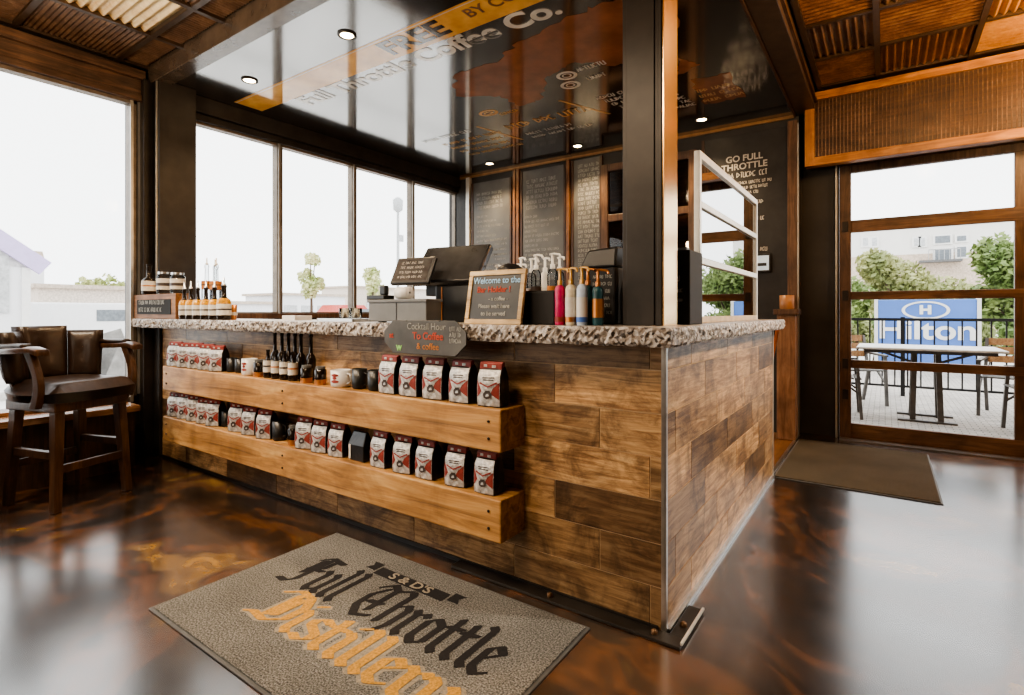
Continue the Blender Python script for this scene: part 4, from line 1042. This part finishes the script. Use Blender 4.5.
for i, px in enumerate([497, 508, 519]):
    pump_bottle(XY(px, 2.195), 2.195, ZC, f'clear syrup bottle with white pump behind the framed sign, {ORD[i]} from left', .225, .032, M_CLEAR, M_WHITEPL, 'white-pump syrup bottles behind the framed sign', M_LABEL)
for i, (px, y, lm) in enumerate([(521, 2.11, M_BAGRED), (531.5, 2.18, M_LABEL), (536, 2.04, M_BAGDARK), (545, 2.18, M_LABEL), (552.5, 2.04, M_ORANGECHALK), (559.5, 2.18, M_LABEL)]):
    pump_bottle(XY(px, y), y, ZC, f'syrup bottle with white pump above the black box, {ORD[i]} from left', .245, .024, M_CLEAR if i % 3 else M_WHITEPL, M_WHITEPL, 'white-pump syrup bottles above the black box', lm)
pump_bottle(XY(560, 1.86), 1.86, ZC, 'magenta printed bottle with orange-brown pump on the counter', .160, .021, M_PINK, M_GOLDP, None, None, spot=M_BAGRED)
pump_bottle(XY(571, 1.855), 1.855, ZC, 'cream printed bottle with gold pump between magenta and blue bottles', .160, .022, M_CREAM, M_GOLDP, None, M_LABEL, spot=M_COPPER)
pump_bottle(XY(582, 1.85), 1.85, ZC, 'pale blue and white bottle with gold pump on the counter', .160, .021, M_BLUEB, M_GOLDP, None, M_WHITE, spot=M_BLUED)
pump_bottle(XY(588, 1.93), 1.93, ZC, 'brown topped teal bottle with copper pump, slightly behind the blue one', .160, .024, M_TEAL, M_COPPER, None, None, spot=M_TEAL)
pump_bottle(XY(598, 1.87), 1.87, ZC, 'teal bottle with brown shoulder nearest the steel column', .150, .022, M_TEAL, M_COPPER, None, M_COPPER)
t = thing('coffee_dispenser', 'bulky black dispenser with grey lettering left of the steel column', 'dispenser', (-.985, 2.13, ZC))
MB().box((-.085, -.08, 0), (.07, .09, .24)).build('lower_body', M_BLACKMATT, t, .008)
MB().add([(-.09, -.09, .24), (.075, -.09, .24), (.075, .10, .24), (-.09, .10, .24), (-.06, -.07, .315), (.075, -.07, .325), (.075, .08, .325), (-.06, .08, .315)], [(3, 2, 1, 0), (4, 5, 6, 7), (0, 1, 5, 4), (1, 2, 6, 5), (2, 3, 7, 6), (3, 0, 4, 7)]).build('top_cover', M_BLACK, t, .008)
mb = MB(); rs = random.Random(6)
for q in range(6): scribble(mb, -.03, .06, .2 - q * .03, .014, -.0815, rs)
mb.build('grey_lettering', M_CHALKDIM, t)
# ================================================================ pedestal by the bar opening
px0, px1 = XY(777, 5.38), XY(797, 5.38)
t = thing('half_post', 'brown wooden half-height post with a flat cap at the bar opening', 'post', ((px0 + px1) / 2, 5.40, .005))
MB().box((-.075, -.08, 0), (.075, .08, 1.12)).build('shaft', wood('tan_brown_post', (.16, .075, .035), (.33, .17, .085), (.46, .27, .15), 'Z', .5, .8), t, .005)
MB().box((-.10, -.11, 1.12), (.10, .11, 1.17)).build('cap', M_BROWNWOOD_Z, t, .004)
cxx = (px0 + px1) / 2
t2 = thing('glow_cup', 'short amber cup on top of the brown half-height post', 'cup', (cxx, 5.38, 1.176))
MB().lathe([(.055, 0), (.06, .004), (.06, .125), (.054, .125), (.05, .01), (.001, .01)], 20, caps=False).build('cup_body', mat('amber_cup_glow', (.42, .2, .09), .4, 0, .2, emit=(.9, .35, .1), estr=.04), t2)  # faint orange glow put into the cup material, no flame inside
t = thing('broom_handle', 'orange stick leaning behind the bar end', 'broom handle', (-.93, 4.65, .005))
MB().tube([(.06, 0, 0), (.21, .15, 1.0)], .014, 8).build('stick', mat('orange_stick', (.62, .18, .04), .4), t)
MB().box((-.02, -.06, 0), (.14, .06, .04)).build('broom_head', M_BROWNWOOD_Z, t, .004)

# ================================================================ BAR STOOLS
def stool(label, loc, rz, first=None):
    t = thing('bar_stool', label, 'bar stool', loc, rz, 'leather captain bar stools')
    # faces local +X
    legs = {(1, -1): (.205, -.205), (1, 1): (.205, .205), (-1, -1): (-.215, -.20), (-1, 1): (-.215, .20)}
    for (sx, sy), (fx, fy) in legs.items():
        MB().bar((fx, fy, 0), (fx * .84, fy * .86, .60), .040, .046, w2=.052, h2=.058).build('leg', M_STOOLWOOD, t, .004)
    def at(sx, sy, z): fx, fy = legs[(sx, sy)]; f = z / .6; return (fx * (1 - .16 * f), fy * (1 - .14 * f), z)
    for z, pairs in ((.24, (((1, -1), (1, 1)), ((-1, -1), (-1, 1)))), (.32, (((1, -1), (-1, -1)), ((1, 1), (-1, 1))))):
        for a, b in pairs: MB().bar(at(*a, z), at(*b, z), .028, .045).build('stretcher', M_STOOLWOOD, t, .003)
    MB().box((-.215, -.215, .57), (.215, .215, .635)).build('seat_frame', M_STOOLWOOD, t, .006)
    # cushion
    n = 12; vs = []; fs = []
    for i in range(n + 1):
        for j in range(n + 1):
            u, v = i / n * 2 - 1, j / n * 2 - 1
            uu = u * math.sqrt(1 - .32 * v * v); vv = v * math.sqrt(1 - .32 * u * u)
            hgt = (1 - abs(u) ** 6) * (1 - abs(v) ** 6)
            vs.append((uu * .275 + .02, vv * .275, .672 + .070 * hgt ** .5 + .014 * u * u))
    for i in range(n):
        for j in range(n): a = i * (n + 1) + j; fs.append((a, a + n + 1, a + n + 2, a + 1))
    m_ = (n + 1) ** 2; vs2 = [(x * .95, y * .95, .628) for x, y, z in vs]
    border = [i * (n + 1) for i in range(n + 1)] + [n * (n + 1) + j for j in range(1, n + 1)] + [i * (n + 1) + n for i in range(n - 1, -1, -1)] + [j for j in range(n - 1, 0, -1)]
    fs2 = [(border[k], border[(k + 1) % len(border)], m_ + border[(k + 1) % len(border)], m_ + border[k]) for k in range(len(border))]
    fs2.append(tuple(m_ + b for b in border))
    MB().add(vs + vs2, fs + fs2, 0, True).build('seat_cushion', M_LEATHER, t)
    # barrel back in three tufted panels, along an arc behind
    def backpanel(a0, a1, z0, z1):
        n = 8; vs = []; fs = []
        for layer, rr in ((0, .245), (1, .315)):
            for i in range(n + 1):
                a = a0 + (a1 - a0) * i / n
                for k in range(n + 1):
                    f = k / n; z = z0 + (z1 - z0) * f
                    e = (1 - abs(2 * i / n - 1) ** 5) * (1 - abs(2 * f - 1) ** 5)
                    dimple = .012 * math.exp(-((i / n - .5) ** 2 + (f - .55) ** 2) * 40)
                    r_ = rr + (-1 if layer == 0 else 1) * (.020 * e) + (dimple if layer == 0 else -dimple)
                    r_ += .035 * f
                    vs.append((r_ * math.cos(a) + .03, r_ * math.sin(a) * .95, z - .01 * (1 - e) * (1 if f > .5 else -1)))
        q = (n + 1) ** 2
        for i in range(n):
            for k in range(n):
                a = i * (n + 1) + k
                fs.append((a, a + 1, a + n + 2, a + n + 1)); fs.append((q + a, q + a + n + 1, q + a + n + 2, q + a + 1))
        B = [i * (n + 1) for i in range(n + 1)] + [n * (n + 1) + k for k in range(1, n + 1)] + [i * (n + 1) + n for i in range(n - 1, -1, -1)] + [k for k in range(n - 1, 0, -1)]
        for k in range(len(B)): a, b = B[k], B[(k + 1) % len(B)]; fs.append((a, b, q + b, q + a))
        return MB().add(vs, fs, 0, True)
    for a0, a1, zt_ in ((R(118), R(152), 1.02), (R(153), R(207), 1.05), (R(208), R(242), 1.02)):
        p = backpanel(a0, a1, .72, zt_ + .02).build('back_cushion', M_LEATHER, t)
        am = (a0 + a1) / 2
        MB().lathe([(.001, .006), (.008, .003), (.009, 0)], 8).build('tuft_button', M_BRASS, p).matrix_local = Matrix.Translation((.262 * math.cos(am) + .03, .262 * math.sin(am) * .95, .92)) @ Matrix.Rotation(am + math.pi, 4, 'Z') @ Matrix.Rotation(R(90), 4, 'Y')
    for a in (R(125), R(180), R(235)):
        MB().bar((.23 * math.cos(a) + .02, .22 * math.sin(a), .60), (.295 * math.cos(a) + .03, .28 * math.sin(a), .80), .05, .028).build('back_post', M_STOOLWOOD, t, .004)
    for sy in (-1, 1):
        pts = [(-.16, sy * .275, .925), (-.05, sy * .285, .925), (.06, sy * .275, .93), (.15, sy * .262, .945), (.185, sy * .26, .935)]
        mb = MB()
        vs = []; fs = []; N = 16
        for i in range(N + 1):
            f = i / N; x = -.19 + .40 * f; yc = sy * (.272 + .014 * math.sin(f * math.pi)); z = .925 + .018 * f * f - (.022 * max(0, f - .85) / .15); hw = .024 + .012 * f; hh = .018
            for dy, dz in ((-hw, -hh), (hw, -hh), (hw, hh * .6), (hw * .6, hh), (-hw * .6, hh), (-hw, hh * .6)): vs.append((x, yc + dy, z + dz))
        for i in range(N):
            for k in range(6): j = (k + 1) % 6; fs.append((i * 6 + k, i * 6 + j, i * 6 + 6 + j, i * 6 + 6 + k))
        fs += [tuple(range(6))[::-1], tuple(N * 6 + k for k in range(6))]
        mb.add(vs, fs, 0, True); mb.build('arm_rail', M_STOOLWOOD, t, .003)
        mb = MB().bar((-.16, sy * .280, .952), (.10, sy * .284, .956), .058, .028); mb.build('arm_pad', M_LEATHER, t, .012)
        cur = [(.11, sy * .25, .615), (.155, sy * .262, .70), (.165, sy * .27, .78), (.135, sy * .272, .85), (.13, sy * .27, .92)]
        mb = MB(); vs = []; fs = []; N = 14
        for i in range(N + 1):
            f = i / N; z = .60 + .33 * f; xc = .125 + .045 * math.sin(f * math.pi * 1.15 + .1); hw = .030 - .008 * math.sin(f * math.pi)
            for dx, dy in ((-hw, -.018), (hw, -.018), (hw, .018), (-hw, .018)): vs.append((xc + dx, sy * (.262 + .012 * f) + dy, z))
        for i in range(N):
            for k in range(4): j = (k + 1) % 4; fs.append((i * 4 + k, i * 4 + j, i * 4 + 4 + j, i * 4 + 4 + k))
        fs += [(3, 2, 1, 0), (N * 4, N * 4 + 1, N * 4 + 2, N * 4 + 3)]
        mb.add(vs, fs); mb.build('arm_support', M_STOOLWOOD, t, .004)
    return t
s1 = stool('brown leather captain bar stool facing the bar, fully in view by the left window', (-4.14, 1.135, .001), R(17))
dup(s1, (-4.02, .42, .001), R(-6), 'brown leather captain bar stool cut off by the left edge of the photo')
# ================================================================ OUTSIDE, PATIO
GZ = -.019
M_IRON = mat('black_iron', (.02, .02, .02), .5, .3)
M_GRYMET = mat('patio_grey_metal', (.13, .12, .11), .45, .5)
M_SLAT = wood('patio_slat_wood', (.26, .12, .05), (.48, .26, .12), (.62, .38, .2), 'X', .5, 1)
def fence():
    y = 9.2; x0, x1 = -2.5, 7.5
    t = thing('patio_railing', 'black iron patio railing with thin upright bars', 'railing', (0, y, GZ))
    MB().box((x0, -.02, 1.045), (x1, .02, 1.085)).build('top_rail', M_IRON, t)
    MB().box((x0, -.015, .12), (x1, .015, .15)).build('bottom_rail', M_IRON, t)
    x = x0; k = 0
    while x < 4.6:
        MB().box((x - .009, -.009, .15), (x + .009, .009, 1.045)).build('baluster', M_IRON, t); x += .145
    for px_ in (-1.6, .2, 1.95, 3.8): MB().box((px_ - .025, -.025, 0), (px_ + .025, .025, 1.10)).build('railing_post', M_IRON, t)
fence()
# table
t = thing('patio_table', 'pale topped patio table with grey metal legs outside the glazed door', 'patio table', (.36, 7.35, GZ))
MB().box((-.62, -.40, .765), (.62, .40, .79)).build('tabletop', mat('pale_table_top', (.60, .58, .55), .35), t, .01)
MB().box((-.55, -.34, .73), (.55, -.31, .765)).box((-.55, .31, .73), (.55, .34, .765)).build('apron', M_GRYMET, t)
for x, y in ((-.10, -.12), (.10, -.12), (-.10, .12), (.10, .12)): MB().bar((x * 1.2, y * 1.5, 0), (x, y, .73), .05, .05).build('leg', M_GRYMET, t)
for sx in (-1, 1): MB().bar((sx * .12, 0, .62), (sx * .45, 0, .745), .025, .025).build('brace', M_GRYMET, t)
MB().box((-.25, -.25, 0), (.25, -.20, .02)).box((-.25, .20, 0), (.25, .25, .02)).build('foot_bar', M_GRYMET, t)
def patio_chair(label, loc, rz):
    t = thing('patio_chair', label, 'patio chair', loc, rz, 'slatted patio chairs')
    for sy in (-1, 1):
        MB().bar((.22, sy * .24, 0), (.18, sy * .24, .62), .032, .03).build('leg', M_GRYMET, t)
        MB().bar((-.30, sy * .24, 0), (-.16, sy * .24, .45), .032, .03).build('leg', M_GRYMET, t)
        MB().bar((-.18, sy * .24, .40), (-.30, sy * .24, .86), .032, .03).build('back_upright', M_GRYMET, t)
        MB().bar((.21, sy * .24, .62), (-.24, sy * .24, .64), .045, .022).build('armrest', M_GRYMET, t)
        MB().bar((.02, sy * .24, .42), (.19, sy * .24, .28), .02, .02).build('brace', M_GRYMET, t)
    mb = MB()
    for k in range(6): mb.box((-.19 + k * .07, -.235, .43), (-.13 + k * .07, .235, .445))
    mb.build('seat', M_GRYMET, t)
    mb = MB()
    for k in range(3):
        z = .58 + k * .10; x = -.235 - (z - .55) * .26
        mb.box((x - .008, -.225, z), (x + .008, .225, z + .08))
    mb.build('backrest_slats', M_SLAT, t)
    return t
pc = patio_chair('orange slatted patio chair at the left end of the patio table', (-.45, 7.15, GZ), R(5))
dup(pc, (1.22, 7.05, GZ), R(186), 'orange slatted patio chair at the near right end of the patio table')
dup(pc, (1.15, 8.1, GZ), R(255), 'pale slatted patio chair behind the right end of the patio table')
dup(pc, (-.30, 8.15, GZ), R(-60), 'slatted patio chair behind the left end of the patio table')
# blue sign
ys = 12.6; xa, xb = XY(878, ys), XY(977, ys); w = (xb - xa) / 2
t = thing('hotel_sign', 'blue monument sign with white lettering beyond the patio railing', 'sign', ((xa + xb) / 2, ys, -.07))
zt_ = ZY(927, 299.5, ys) + .07
MB().box((-w, 0, .25), (w, .12, zt_)).build('sign_panel', mat('hotel_blue', (.10, .21, .56), .5, 0, .1, 2), t, .01)
MB().box((-w - .06, -.02, 0), (-w, .14, zt_ + .02)).box((w, -.02, 0), (w + .06, .14, zt_ + .02)).build('sign_post', M_WHITE, t)
M_SIGNW = mat('sign_white', (.8, .8, .78), .5, 0, .03)
text('Hilton', .50, face_y(0, -.012, .87), M_SIGNW, t, 'white_lettering', .012, sx=1.15)
text('H', .22, face_y(0, -.012, zt_ - .20), M_SIGNW, t, 'emblem_letter', .012, sx=1.15)
mb = MB(); n = 32
for i in range(n):
    a, b = 2 * math.pi * i / n, 2 * math.pi * (i + 1) / n
    if abs(math.sin((a + b) / 2)) > .97 and False: continue
    P = lambda q, r: (r[0] * math.cos(q), -.011, zt_ - .20 + r[1] * math.sin(q))
    mb.add([P(a, (.36, .17)), P(b, (.36, .17)), P(b, (.31, .14)), P(a, (.31, .14))], [(0, 1, 2, 3)])
mb.build('emblem_ring', M_SIGNW, t)
# trees
M_TRUNK = mat('tree_bark', (.10, .07, .05), .9)
LEAF = {}
def leafmat(nm, a, b):
    m = bpy.data.materials.new(nm); n, l, bs = nodes_of(m)
    mp = coords(n, l); t = noise(n, l, mp.outputs[0], 1.4, 3); r = ramp(n, [(.35, a), (.65, b)]); l.new(t.outputs['Fac'], r.inputs['Fac']); l.new(r.outputs['Color'], bs.inputs['Base Color'])
    bs.inputs['Roughness'].default_value = .7; return m
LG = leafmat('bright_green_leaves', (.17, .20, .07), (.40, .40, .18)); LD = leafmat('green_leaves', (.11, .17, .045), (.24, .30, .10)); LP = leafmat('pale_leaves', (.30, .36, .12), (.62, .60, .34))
def tree(label, x, y, h, r, m, seed, n=1500, leaf=.14, trunk=True, group='trees outside', tw=.09, zc=None, flat=1.0, gz=-.07, name='tree', cat='tree'):
    rs_ = random.Random(seed); t = thing(name, label, cat, (x, y, gz), 0, group)
    cz = zc or h - r * flat
    blobs = [(rs_.uniform(-.55, .55) * r, rs_.uniform(-.55, .55) * r, cz + rs_.uniform(-.6, .75) * r * flat, rs_.uniform(.28, .5) * r) for _ in range(9)]
    mb = MB()
    for _ in range(n):
        bx, by, bz, br = rs_.choice(blobs)
        v = Vector((rs_.gauss(0, 1), rs_.gauss(0, 1), rs_.gauss(0, 1))).normalized() * br * rs_.uniform(.55, 1.05)
        c = Vector((bx, by, bz)) + v; a = Vector((rs_.gauss(0, 1), rs_.gauss(0, 1), rs_.gauss(0, 1))).normalized(); b = a.orthogonal().normalized()
        s = leaf * rs_.uniform(.6, 1.3)
        mb.add([c - a * s, c + b * s * .6, c + a * s, c - b * s * .6], [(0, 1, 2, 3)])
    f = mb.build('foliage', m, t)
    mb = MB().tube([(0, 0, 0), (.05, 0, cz * .5), (0, 0, cz)], tw, 8, rads=[tw, tw * .8, tw * .4])
    for q in range(4): b = blobs[q]; mb.tube([(0.02, 0, cz * .6), (b[0], b[1], b[2])], tw * .3, 6)
    mb.build('trunk', M_TRUNK, t)
    return t
yt = 19.0
def tx_(px, y): return XY(px, y)
tree('green tree left of centre behind the blue sign, tallest in the second pane', tx_(902, 19), 19, ZY(902, 246, 19), 1.25, LG, 1, 5000, .085, group=None)
tree('green bushy tree directly above the blue sign, right of the tallest', tx_(952, 23.5), 23.5, ZY(950, 268, 23.5), 1.5, LG, 2, 4500, .10, group=None)
tree('large green tree at the right of the door view', tx_(1016, 19), 19, ZY(1010, 240, 19), 1.5, LD, 3, 5000, .09, group=None)
tree('green tree at the far left of the door view beside the frame', tx_(866, 23), 23, ZY(868, 275, 23), 1.3, LD, 4, 3500, .10, group=None)
for i, px in enumerate([855, 873, 905, 945, 988, 1016]):
    y = 14.6 + .9 * (i % 2); tree(f'low green shrub beyond the railing, {ORD[i]} from the left', tx_(px, y), y, .95 + .15 * (i % 2), .42, LD if i % 2 else LG, 40 + i, 700, .07, group='shrubs beyond the railing', tw=.03, flat=.6, name='shrub', cat='shrub')
# apartment building
yb_ = 46
t = thing('apartment_building', 'white apartment block with small balconies behind the green trees', 'building', (0, yb_, -.07))
M_APT = mat('apartment_white', (.70, .68, .65), .9, 0, .04, .5); M_WIN = mat('far_window', (.16, .18, .20), .3); M_APT2 = mat('apartment_beige', (.52, .42, .34), .9)
ax0, ax1 = XY(845, yb_), XY(1060, yb_)
ht = ZY(900, 224, yb_)
MB().box((ax0, 0, 0), (ax1, 8, ht)).build('wall', M_APT, t)
MB().box((ax0, -.05, 0), (ax1, 0, 5.2)).build('lower_wall', M_APT2, t)
MB().box((ax0 - .3, -.3, ht), (ax1 + .3, 8.3, ht + .25)).build('roof', M_APT, t)
def awin(px0, py0, px1, py1, balc=False, m=None):
    xa, xb = XY(px0, yb_), XY(px1, yb_); z1_, z0_ = ZY((px0 + px1) / 2, py0, yb_) + .07, ZY((px0 + px1) / 2, py1, yb_) + .07
    f = MB().box((xa - .12, -.09, z0_ - .1), (xb + .12, -.02, z1_ + .1)).build('window_frame', M_WHITE, t)
    MB().box((xa, -.12, z0_), (xb, -.09, z1_)).build('pane', m or M_WIN, f)
    if balc:
        MB().box((xa - .9, -1.1, z0_ - .18), (xb + .5, -.1, z0_ - .05)).build('balcony_floor', mat('dark_grey_ledge', (.12, .12, .12), .6), t)
        mb = MB().box((xa - .4, -1.08, z0_ + .60), (xb + .4, -1.03, z0_ + .66))
        for k in range(7): xx = xa - .4 + (xb - xa + .8) * k / 6; mb.box((xx - .015, -1.08, z0_ - .05), (xx + .015, -1.03, z0_ + .62))
        mb.build('balcony_railing', mat('grey_rail', (.35, .35, .35), .6), t)
awin(935, 236, 950, 243, False); awin(935, 249, 951, 260, True); awin(957, 236, 966, 241); awin(957, 247, 966, 257); awin(980, 241, 993, 251, False)
MGL = mat('pale_far_window', (.45, .46, .47), .4)
for px0, py0 in ((863, 238), (872, 238), (862, 253), (872, 254), (914, 238), (920, 238)): awin(px0, py0, px0 + 5, py0 + 8, m=MGL)

# ================================================================ OUTSIDE, STREET (left windows)
def Pw(px, x): return YX(px, x)
def Zx(px, py, x):
    dx, dy = ray(px); return CH + (HY - py) / F * (x / dx)
M_PALEWALL = mat('pale_house_wall', (.72, .72, .74), .9, 0, .05, 1); M_LAV = mat('lavender_trim', (.50, .42, .66), .8, 0, .05)
xh = -16.0
ya_, yb2 = Pw(-45, xh), Pw(30, xh)
t = thing('pale_house', 'pale house with lavender roof edge at the far left window', 'house', (xh, ya_, -.07))
L = yb2 - ya_; ze = Zx(30, 268, xh) + .07; zr = Zx(-45, 212, xh) + .07
MB().box((-6, 0, 0), (0, L, ze)).build('wall', M_PALEWALL, t)
slope_y = L * .02
MB().add([(0, L + .2, ze), (0, slope_y, zr), (-6, slope_y, zr), (-6, L + .2, ze), (0, 0, ze)], [(0, 1, 2, 3), (4, 0, 1)]).build('roof', mat('pale_roof', (.55, .54, .55), .9), t)
MB().bar((.08, L + .25, ze), (.08, slope_y, zr), .1, .35).build('roof_edge', M_LAV, t)
MB().box((-.05, L - .15, 0), (.05, L, ze)).build('corner_board', M_WHITE, t)
MB().box((.0, L * .55, 1.2), (.04, L * .7, 2.6)).build('window_pane', MGL, t)
xh = -40
t = thing('brown_roofed_building', 'faint tan roof rising behind the pale house', 'building', (xh, Pw(10, xh), -.07))
L = Pw(46, xh) - Pw(10, xh); z_ = Zx(40, 262, xh); zz = Zx(25, 249, xh)
MB().box((-4, 0, 0), (0, L * .95, z_)).build('wall', M_PALEWALL, t)
MB().add([(0, L, z_), (0, L * .9, zz), (0, 0, zz), (0, 0, z_), (-4, L, z_), (-4, L * .9, zz), (-4, 0, zz), (-4, 0, z_)], [(0, 1, 2, 3), (7, 6, 5, 4), (0, 4, 5, 1), (1, 5, 6, 2)]).build('roof', mat('tan_roof', (.48, .40, .33), .9), t)
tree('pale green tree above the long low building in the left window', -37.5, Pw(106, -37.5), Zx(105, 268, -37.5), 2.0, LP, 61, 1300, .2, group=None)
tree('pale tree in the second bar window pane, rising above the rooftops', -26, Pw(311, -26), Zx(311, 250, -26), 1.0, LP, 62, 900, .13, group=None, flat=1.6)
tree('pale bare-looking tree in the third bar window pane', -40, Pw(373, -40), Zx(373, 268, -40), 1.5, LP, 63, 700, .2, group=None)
def low_building(label, xh, px0, px1, pyt, cat='building', m=None, windows=4):
    y0, y1 = Pw(px0, xh), Pw(px1, xh); z = Zx((px0 + px1) / 2, pyt, xh) + .07
    t = thing('low_building', label, cat, (xh, y0, -.07))
    MB().box((-5, 0, 0), (0, y1 - y0, z)).build('wall', m or M_PALEWALL, t)
    MB().box((-5.2, -.2, z), (.2, y1 - y0 + .2, z + .18)).build('roof', mat('tan_roof', (.48, .40, .33), .9), t)
    for k in range(windows):
        yy = (y1 - y0) * (k + .5) / windows; MB().box((.0, yy - .5, z * .35), (.05, yy + .5, z * .7)).build('window_pane', MGL, t)
low_building('long tan low building across the street, seen in the left window', -30, 38, 126, 289, m=mat('tan_wall', (.60, .52, .45), .9))
low_building('pale building with small windows behind the golden syrup bottles', -34, 215, 278, 304)
low_building('low pale warehouse seen through the second bar window pane', -36, 282, 345, 296)
low_building('distant pale building through the third and fourth bar window panes', -44, 352, 470, 290, m=mat('tan_wall', (.60, .52, .45), .9))
# water tower / pole
xp = -42
t = thing('street_lamp', 'tall pole with a bulky head outside the third bar window pane', 'street lamp', (xp, Pw(398, xp), -.07))
zt_ = Zx(398, 212, xp)
MB().lathe([(.18, 0), (.14, zt_)], 10).build('pole', mat('pale_grey_pole', (.42, .43, .44), .6), t)
MB().lathe([(.12, zt_), (.5, zt_ + .3), (.55, zt_ + 1.3), (.2, zt_ + 1.6)], 12).build('lamp_head', mat('pale_grey_pole', (.42, .43, .44), .6), t)
MB().box((-.1, .1, zt_ - 3), (.1, .7, zt_ - 2.3)).build('bracket_box', mat('pale_grey_pole', (.42, .43, .44), .6), t)
# vehicles
def vehicle(label, x, y, L, H, W, m, box=True, name='van', wheels=M_BLACKRUBBER):
    t = thing(name, label, name, (x, y, -.07), R(90))
    # profile in XZ (length along local X)
    pr = [(-L / 2, .3), (-L / 2, H * .92), (-L / 2 + .15, H), (L * .28, H), (L * .38, H * .62), (L * .5, H * .52), (L * .5, .3)] if box else \
         [(-L / 2, .3), (-L / 2, H * .6), (-L * .32, H * .66), (-L * .2, H), (L * .12, H), (L * .26, H * .66), (L * .5, H * .55), (L * .5, .3)]
    MB().prism(pr, -W / 2, W / 2).build('body', m, t, .04)
    wz = H * .62
    MB().box((-L * .1, -W / 2 - .015, wz), (L * .26, -W / 2 - .002, H * .86)).box((-L * .1, W / 2 + .002, wz), (L * .26, W / 2 + .015, H * .86)).build('side_window', M_WIN, t)
    for sx in (-.3, .32):
        for sy in (-1, 1):
            MB().lathe([(.1, -.1), (.32, -.1), (.33, 0), (.32, .1), (.1, .1)], 16).build('wheel', wheels, t).matrix_local = Matrix.Translation((sx * L, sy * (W / 2 - .06), .33)) @ Matrix.Rotation(R(90), 4, 'X')
    return t
M_CARW = mat('white_car_paint', (.75, .75, .76), .25, 0, .03); M_CARR = mat('red_car_paint', (.50, .10, .08), .3); M_CARB = mat('dark_car_paint', (.08, .10, .14), .3); M_CARG = mat('silver_car_paint', (.45, .47, .5), .3, .3)
vehicle('white van parked outside behind the stool back', -21, Pw(102, -21), 4.4, 1.5, 1.9, M_CARW)
vehicle('silver car parked across the street in the left window', -25, Pw(84, -25), 4.2, 1.45, 1.8, M_CARG, False, 'car')
vehicle('reddish car parked outside the third bar window pane', -24, Pw(346, -24), 4.3, 1.6, 1.8, M_CARR, False, 'car')
# tilted sidewalk sign and curb
xs_ = -7.0; ysn = Pw(93, xs_)
t = thing('sidewalk_sign', 'grey slanted sidewalk sign seen under the stool arm through the window', 'sidewalk sign', (xs_, ysn, -.07), R(60))
MB().bar((-.35, -.28, 0), (0, -.28, .95), .03, .6).build('front_leaf', mat('pale_sign_board', (.5, .51, .52), .6), t)
MB().bar((.35, -.28, 0), (.02, -.28, .95), .03, .6).build('rear_leaf', mat('pale_sign_board', (.5, .51, .52), .6), t)
struct('trim_curb', MB().box((-10.2, -30, -.07), (-9.9, 40, .05)), mat('pale_concrete', (.6, .59, .57), .9))

# ================================================================ LIGHT
W = bpy.data.worlds.new('World'); SC.world = W; W.use_nodes = True
wn, wlk = W.node_tree.nodes, W.node_tree.links
bg = wn['Background']; tcw = wn.new('ShaderNodeTexCoord'); nz = wn.new('ShaderNodeTexNoise'); nz.inputs['Scale'].default_value = 2.5; nz.inputs['Detail'].default_value = 4
wlk.new(tcw.outputs['Generated'], nz.inputs['Vector'])
rw = wn.new('ShaderNodeValToRGB'); rw.color_ramp.elements[0].position = .3; rw.color_ramp.elements[0].color = (.90, .905, .91, 1); rw.color_ramp.elements[1].position = .7; rw.color_ramp.elements[1].color = (.97, .97, .965, 1)
wlk.new(nz.outputs['Fac'], rw.inputs['Fac']); wlk.new(rw.outputs['Color'], bg.inputs['Color']); bg.inputs['Strength'].default_value = 4.2
def spot(x, y, z, tx, ty, tz, e, col=(1, .82, .60), size=60, soft=.08, blend=.7):
    L = bpy.data.lights.new('unseen_spot', 'SPOT'); L.energy = e; L.color = col; L.spot_size = R(size); L.spot_blend = blend; L.shadow_soft_size = soft
    o = bpy.data.objects.new('unseen_spot', L); COL.objects.link(o); o.location = (x, y, z)
    o.rotation_euler = (Vector((tx, ty, tz)) - Vector((x, y, z))).to_track_quat('-Z', 'Y').to_euler(); return o
def point(x, y, z, e, col=(1, .6, .28), soft=.1):
    L = bpy.data.lights.new('unseen_point', 'POINT'); L.energy = e; L.color = col; L.shadow_soft_size = soft
    o = bpy.data.objects.new('unseen_point', L); COL.objects.link(o); o.location = (x, y, z); return o
spot(-3.9, .35, 3.0, -3.6, 1.9, .6, 190, size=75)
spot(-2.6, .2, 3.0, -2.5, 1.9, .55, 170, size=75)
spot(-1.5, .1, 3.0, -1.2, 1.9, .45, 120, size=70)
spot(1.6, 2.9, 2.9, -.65, 3.0, .75, 380, (1, .88, .72), size=62)  # added fill, stands in for garage door daylight on the bar end
spot(1.3, 3.9, 2.3, 1.4, 5.5, 2.9, 60, (1, .66, .34), 80)
point(.42, 3.35, 2.88, 70)
point(1.35, 4.5, 2.85, 90)
point(-2.0, -.8, 2.6, 25, (1, .72, .45))
point(-3.2, .3, 2.5, 75, (1, .72, .46))  # added without a fixture to lift the left ceiling and header
point(-1.2, .2, 2.6, 30, (1, .72, .46))
point(-2.8, -1.6, 1.5, 70, (1, .86, .68), .5)  # added soft low fill behind the camera, stands in for room bounce

# ================================================================ CAMERA
cam = bpy.data.cameras.new('Camera'); co = bpy.data.objects.new('Camera', cam); COL.objects.link(co)
co.location = (0, 0, CH); co.rotation_euler = (R(90), 0, YAW)
cam.sensor_width = 36; cam.lens = F / 1024 * 36; cam.shift_y = -(347.5 - HY) / 1024
cam.clip_start = .05; cam.clip_end = 300
SC.camera = co
SC.view_settings.view_transform = 'AgX'
SC.view_settings.look = 'AgX - Medium High Contrast'
SC.view_settings.exposure = 0.0
